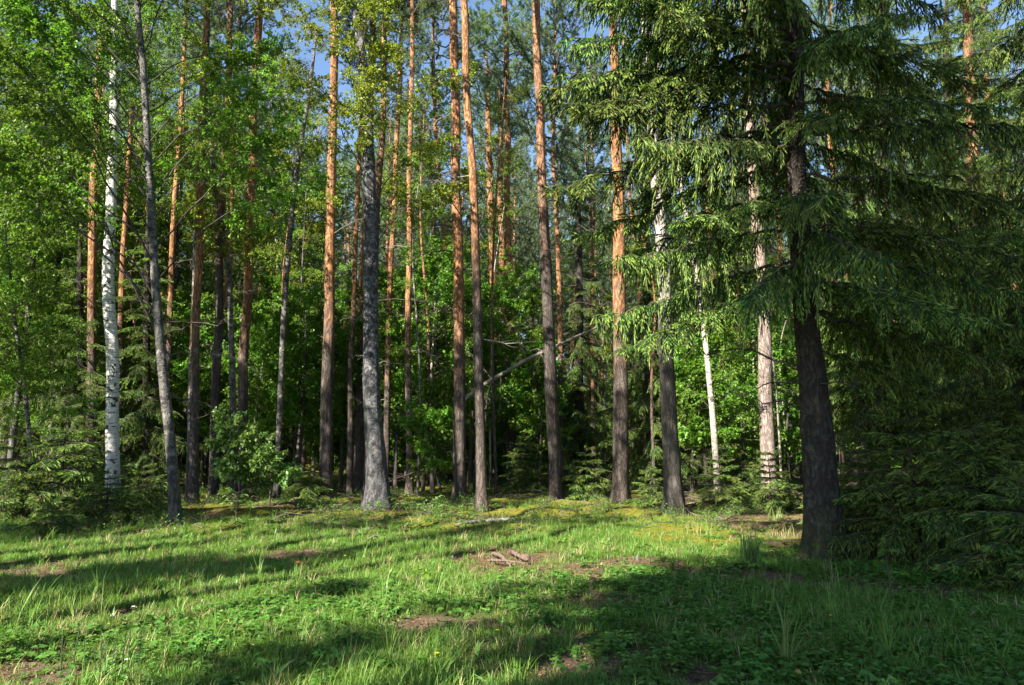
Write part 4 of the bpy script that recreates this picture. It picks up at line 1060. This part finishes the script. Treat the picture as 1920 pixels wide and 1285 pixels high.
lump('wood_lump', 'rounded brown lump of rotten wood beside the root stub', 'wood lump', 985, 1048, .09, .07, .08, M_ROOT, 1)
lump('wood_lump', 'flat clod of brown earth in front of the roots', 'earth clod', 1000, 1094, .07, .05, .03, plain('pale_clod', (.36, .27, .21)), 2)
M_STONE = plain('stone', (.075, .072, .07), var=.4, scale=14, bump=.006)
for k, (px, py, s_, lab) in enumerate(((1195, 1046, .028, 'upright grey stone stub right of the bare soil'), (1000, 1025, .035, 'small grey stone behind the roots'), (1020, 1024, .03, 'smallest grey stone behind the roots'), (848, 1045, .05, 'pale stone in the grass left of the roots'))):
    lump('stone', lab, 'stone', px, py, s_, s_*.7, s_*(2.2 if k == 0 else .7), M_STONE, 10+k)
# seedlings whose leaves are parts
def leaf_mesh(nm, mat, lobes, w):
    t = np.linspace(0, 1, 2*lobes+2); wd = w*np.sin(np.pi*np.clip(t, .02, .98))**.7*(.6+.4*(np.arange(len(t)) % 2)) if lobes else w*np.sin(np.pi*t)**.8
    z = .10*np.sin(np.pi*t)-.18*t**2
    V = np.concatenate([np.stack([t, 0*t, z], 1), np.stack([t+.04, wd/2, z+.10*w], 1), np.stack([t+.04, -wd/2, z+.10*w], 1)])
    n = len(t); f = []
    for i in range(n-1):
        f += [[i, i+1, n+i+1], [i, n+i+1, n+i], [i, 2*n+i+1, i+1], [i, 2*n+i, 2*n+i+1]]
    g = Geo(); g.add(V, f); return g.mesh(nm, [mat], True)
LM_OAK = leaf_mesh('oak_leaf', L_OAK, 4, .55); LM_SIMPLE = leaf_mesh('leaf', L_BROAD, 3, .6)
def seedling(label, px, py, H, nleaf, ll, seed, me, spread=.5, cat='seedling', name='oak_seedling'):
    r = rng(seed); b = gpt(px, py); root = thing(name, label, cat, b)
    g = Geo(); tips = []
    P = np.array([[0, 0, -.03], [r.normal(0, .04*H), r.normal(0, .04*H), H*.5], [r.normal(0, .08*H), r.normal(0, .08*H), H]])
    poly(g, P, .006+.004*H, .003, 0, 5)
    nb = max(1, nleaf//6)
    for k in range(nb):
        a = k*2.4+r.uniform(-.4, .4); z = H*(.3+.7*(k+1)/nb); o = np.array([np.interp(z, P[:, 2], P[:, i]) for i in range(3)])
        e = o+np.array([math.cos(a), math.sin(a), .45])*spread*H*r.uniform(.5, 1)*(1.15-z/H*.6); sticks(g, o[None], e[None], .004, .002, 0, 4)
        tips.append((o, e))
    obj('stem', g.mesh('stem', [WOOD]), root)
    for k in range(nleaf):
        o, e = tips[k % nb]; q = o+(e-o)*r.uniform(.45, 1)
        obj('leaf', me, root, q, (r.uniform(-.4, .4), r.uniform(-.45, .35), math.atan2(e[1]-o[1], e[0]-o[0])+r.uniform(-1.7, 1.7)), ll*r.uniform(.7, 1.2))
    return root
seedling('low bushy oak seedling with pale leaves at the grass edge under the larger sapling', 440, 988, .62, 110, .10, 1, LM_OAK, .75)
seedling('oak seedling at the foot of the leaning dark birch', 700, 998, .50, 54, .11, 2, LM_OAK, .7)
seedling('oak seedling with dark leaves behind the one by the leaning dark birch', 745, 978, .45, 36, .10, 3, LM_OAK, .8)
seedling('low oak seedling in the shade right of the leaning dark birch', 805, 975, .40, 40, .10, 4, LM_OAK, .9)
seedling('upright broad leaved seedling in the shade right of the massive spruce foot', 1672, 1138, .52, 18, .10, 5, LM_SIMPLE, .45, name='seedling')
seedling('little broad leaved seedling directly before the massive spruce foot', 1552, 1068, .28, 12, .09, 6, LM_SIMPLE, .7, name='seedling')
seedling('bright green seedling behind the bare soil with roots', 1062, 1052, .30, 20, .09, 7, LM_SIMPLE, .6, name='seedling')
seedling('bright green seedling in front of the grey stone stub', 1145, 1055, .26, 14, .09, 8, LM_SIMPLE, .6, name='seedling')
seedling('leafy seedling right of the grey stone stub', 1222, 1070, .34, 20, .08, 9, LM_SIMPLE, .6, name='seedling')
seedling('tiny seedling at the bottom edge of the grass', 775, 1268, .10, 8, .07, 10, LM_SIMPLE, .8, name='seedling')
seedling('flat green seedling in the dark grass left of the middle', 782, 1105, .2, 12, .12, 11, LM_SIMPLE, .7, name='seedling')
# single tufts
def one_tuft(label, px, py, n, h, w, spread, lean, seed, mat, name='grass_tuft'):
    me = grass_tuft(seed, n, h, w, spread, lean, mat)
    return tag(obj(name, me, None, gpt(px, py)), label, 'grass tuft')
G_SEDGE = leaf_mat('sedge_blade', (.03, .075, .022), (.06, .12, .03), .25, .45, .35)
G_PALE = leaf_mat('pale_grass_blade', (.15, .24, .06), (.24, .33, .10), .35, .45, .35)
one_tuft('dark upright tuft of sedge on the mossy bank left of the massive spruce', 1407, 1062, 130, .52, .010, .15, .22, 801, G_SEDGE, 'sedge_tuft')
one_tuft('tall arching tuft of pale grass in the right foreground', 1475, 1255, 22, .62, .012, .05, .75, 802, G_PALE)
one_tuft('tall loose tuft of grass at the left edge of the clearing', 78, 1140, 12, .55, .008, .06, .5, 803, G_PALE)
one_tuft('tuft of long blades in the sun patch on the left', 190, 1172, 9, .42, .009, .05, .6, 804, G_PALE)
one_tuft('tall thin blades standing in the dark shade band on the left', 322, 1085, 7, .55, .006, .06, .4, 805, G_PALE)
one_tuft('tuft of pale arching blades left of the central soil patch', 722, 1125, 12, .40, .008, .05, .7, 806, G_PALE)
one_tuft('broad bladed pale plant in the bright sun patch of the clearing', 905, 1130, 14, .22, .022, .05, .9, 807, G_PALE)
one_tuft('thin grass stalks in front of the massive spruce', 1560, 1105, 6, .60, .005, .10, .45, 808, G_DRY)
one_tuft('dry pale grass on the sunny bank under the little spruces', 1315, 1010, 30, .30, .006, .25, .8, 809, G_DRY)
one_tuft('dry pale grass between the sunlit little spruces and the sedge', 1470, 1005, 30, .32, .006, .25, .8, 810, G_DRY)
one_tuft('green grass clump on the sunny bank beside the massive spruce', 1455, 980, 46, .34, .010, .18, .6, 811, G_PALE)
# horsetails, flowers, fallen leaves
hs = Geo(); r = rng(821)
for k in range(7):
    P = np.array([[0, 0, 0], [r.normal(0, .006), r.normal(0, .006), .15], [r.normal(0, .012), r.normal(0, .012), .32]])
    if k == 0: poly(hs, P, .0045, .003, 0, 5)
    z = .05*k; sticks(hs, np.array([[0, 0, z]]), np.array([[0, 0, z+.008]]), .006, .006, 0, 5)
HS = hs.mesh('horsetail', [plain('horsetail_stem', (.028, .06, .022))])
hpos = [(178, 1275), (186, 1268), (207, 1262), (213, 1280), (239, 1262), (258, 1258), (114, 1258), (135, 1255), (196, 1285), (226, 1284), (248, 1277), (160, 1262)]
for k, (px, py) in enumerate(hpos):
    tag(obj('horsetail', HS, None, gpt(px, py), (r.normal(0, .06), r.normal(0, .06), 0), r.uniform(.7, 1.15)), 'dark leafless horsetail stalk in the lower left grass', 'horsetail', 'horsetail stalks in the lower left grass')
M_YEL = plain('yellow_petal', (.75, .55, .03), .5, .1); M_WHT = plain('white_petal', (.75, .75, .72), .5, .08); M_RED = plain('orange_leaf', (.55, .17, .04), .6, .3); M_OCH = plain('ochre_leaf', (.55, .36, .06), .6, .3)
def flower(label, px, py, mat, rad, h, seed, group=None):
    r = rng(seed); root = thing('flower', label, 'flower', gpt(px, py), group)
    g = Geo(); sticks(g, np.array([[0, 0, 0]]), np.array([[.01, 0, h]]), .0015, .0012, 0, 4); obj('stem', g.mesh('stem', [G_BLADE]), root)
    g = Geo(); n = 6; a = np.arange(n)*2*np.pi/n
    D = np.stack([np.cos(a), np.sin(a), .35+0*a], 1); P = np.tile([.01, 0, h], (n, 1)); leaves(g, P, D, np.tile([0, 0, 1.], (n, 1)), rad, rad*.9, 0, .05)
    obj('petals', g.mesh('petals', [mat]), root)
for k, (px, py, mt, lab) in enumerate(((816, 1252, M_YEL, 'larger of two yellow flowers at the bottom edge'), (831, 1262, M_YEL, 'smaller yellow flower right of the larger one at the bottom edge'), (879, 1182, M_YEL, 'yellow flower beside the central soil patch'),
    (930, 1206, M_YEL, 'yellow flower right of the central soil patch'), (680, 1058, M_YEL, 'yellow flower in the grass in front of the leaning dark birch'), (645, 1056, M_YEL, 'yellow flower left of its neighbour in front of the leaning dark birch'),
    (1556, 1176, M_YEL, 'yellow flower in the shaded grass on the right'), (234, 1262, M_WHT, 'white clover flower among the horsetails'), (247, 1150, M_WHT, 'white flower in the sunlit grass on the left'), (440, 1045, M_YEL, 'small yellow flower in the shade band on the left'))):
    flower(lab, px, py, mt, .022, .10, 830+k)
FL = leaf_mesh('fallen_leaf', M_RED, 3, .65); FO = leaf_mesh('fallen_leaf', M_OCH, 3, .65)
for k, (px, py, me, s_, lab) in enumerate(((553, 1062, FL, .10, 'bright orange fallen leaf in the sunlit grass left of the middle'), (136, 1208, FL, .06, 'orange fallen leaf in the grass near the left edge'), (978, 1130, FO, .10, 'yellow fallen leaf in the brightest sun patch'),
    (940, 1158, FL, .045, 'small red fallen leaf below the brightest sun patch'), (1490, 1272, FO, .07, 'ochre fallen leaf in the sun patch at the bottom edge'), (1733, 1160, FO, .08, 'ochre fallen leaf in the shade near the right edge'),
    (1020, 1016, FL, .09, 'brown orange leaf lying behind the grey stones'), (30, 1036, FL, .05, 'small orange leaf at the left edge'), (1095, 1030, FO, .08, 'yellow leaf on the bare soil behind the roots'), (424, 1175, FO, .05, 'ochre leaf in the sunlit grass below the shade band'))):
    tag(obj('fallen_leaf', me, None, gpt(px, py, .05), (.5, .1, k*1.3), s_), lab, 'leaf')
# heap of reddish dead brush behind the thin pine
bb = gpt(790, 905); bp = thing('brush_heap', 'low heap of reddish dead brushwood on the moss behind the very thin pine', 'brush heap', bb)
r = rng(870); M_BR = plain('reddish_brush', (.26, .13, .08), var=.5)
BRM = [mesh_from('dead_branch', *dead_bough(870+i, 1.3), [M_BR]) for i in range(3)]
for k in range(16): obj('dead_branch', BRM[k % 3], bp, (r.normal(0, .8), r.normal(0, .35), .05+.12*r.random()), (r.uniform(-.5, .5), r.uniform(-.3, .15), r.uniform(0, 6.28)), r.uniform(.6, 1.1))

# ------------------------------------------------------------------ trees around the clearing beside and behind the camera (they cast the shade)
def sun_tree(px, py, h, rad, seed, kind='birch', squash=1.0):
    G = on_ground(px, py) if not isinstance(px, tuple) else np.array(px)
    b = np.array([G[0], G[1]]) + SH*(h/math.tan(SUN_EL))
    while b[1] > 0 and abs(b[0]) < .72*b[1] + rad + .6:      # keep it beside the picture
        h += .5; b = np.array([G[0], G[1]]) + SH*(h/math.tan(SUN_EL))
    z = float(gz(b[0], b[1]))
    dense = kind.startswith('dense'); kind = kind.split()[-1]
    nm = {'birch': 'birch_tree', 'spruce': 'spruce_tree', 'pine': 'pine_tree'}[kind]
    root = thing(nm, f'tall {kind} beside the clearing, out of the picture', kind, (b[0], b[1], z), f'{kind} trees around the clearing')
    r = rng(seed)
    H = h+rad*1.3
    g, PP, _ = trunk_geo(np.array([[0, 0, -.3], [r.normal(0, .1), 0, H*.5], [0, 0, H]]), np.array([.16, .11, .02]), seed, step=.5, k=12)
    obj('trunk', g.mesh('trunk', [B_BIRCH_GREY if kind == 'birch' else B_PINE]), root)
    if kind == 'birch': obj('crown', (CR_BIRCH if dense else CR_AIRY)[seed % 3], root, (0, 0, h-rad*1.3*squash), (0, 0, seed), (rad/2.3, rad/2.3, rad*2.6*squash/8))
    elif kind == 'pine': obj('crown', CR_PINE[seed % 4], root, (0, 0, h-rad*1.3), (0, 0, seed), (rad/2.6, rad/2.6, rad*2.6/9.5))
    else: obj('crown', CR_SPRUCE[seed % 3], root, (0, 0, h*.62), (0, 0, seed), (rad/2.6, rad/2.6, (H+4-h*.62)/12))
    return root
for i, (px, py, h, rad, kd) in enumerate(((90, 1095, 9, 1.25, 'dense birch'), (310, 1072, 10, 1.2, 'dense birch'), (540, 1055, 10, 1.1, 'dense birch'), (590, 1240, 8, .85, 'dense birch'),
        (1280, 1110, 10, .9, 'birch'), (1430, 1150, 11, .8, 'birch'), (1700, 1140, 11, .9, 'birch'), (1880, 1170, 12, 1.1, 'birch'), (1700, 1020, 14, 3.0, 'spruce'), (1930, 960, 14, 3.4, 'pine'),
        (120, 950, 13, 2.4, 'dense birch'), (1620, 900, 16, 3.0, 'pine'), (1840, 1065, 12, 2.8, 'spruce'), (1640, 1075, 11, 1.0, 'birch'),
        (620, 925, 12, 1.5, 'dense birch'), (880, 928, 12, 1.5, 'dense birch'), (1060, 925, 12, 1.5, 'dense birch'), (240, 960, 12, 1.6, 'dense birch'), (680, 985, 11, 1.2, 'birch'), (880, 1000, 10, 1.0, 'birch'),
        (1110, 985, 11, 1.2, 'birch'), (640, 1108, 9, .45, 'dense birch'), (1760, 1000, 15, 3.2, 'spruce'), (1950, 1060, 14, 3.0, 'spruce'), ((11.7, 16.9), 0, 22, 3.0, 'dense birch'), ((13.5, 17.5), 0, 22, 3.2, 'dense birch'))):
    sun_tree(px, py, h, rad, 700+i, kd, .65 if rad < 1.6 else 1.0)
# crowns whose shade falls across the feet of the front trunks
for i, (px, py, zc, rad, kd) in enumerate(((612, 942, 1.8, 1.0, 'dense birch'), (880, 950, 1.9, 1.1, 'dense birch'), (1043, 940, 2.2, .9, 'dense birch'), (1163, 948, 1.8, 1.0, 'birch'), (1262, 966, 2.0, 1.0, 'dense birch'),
        (430, 930, 2.0, 1.1, 'birch'), (720, 950, 1.0, .8, 'birch'), (1545, 1040, 1.6, .9, 'birch'), (150, 960, 1.6, 1.4, 'dense birch'), (205, 990, 1.3, 1.3, 'dense birch'), (105, 985, 1.5, 1.4, 'dense birch'))):
    p = on_ground(px, py)[:2] - SH*(zc/math.tan(SUN_EL))
    sun_tree((p[0], p[1]), 0, 12, rad, 760+i, kd, 1.8)
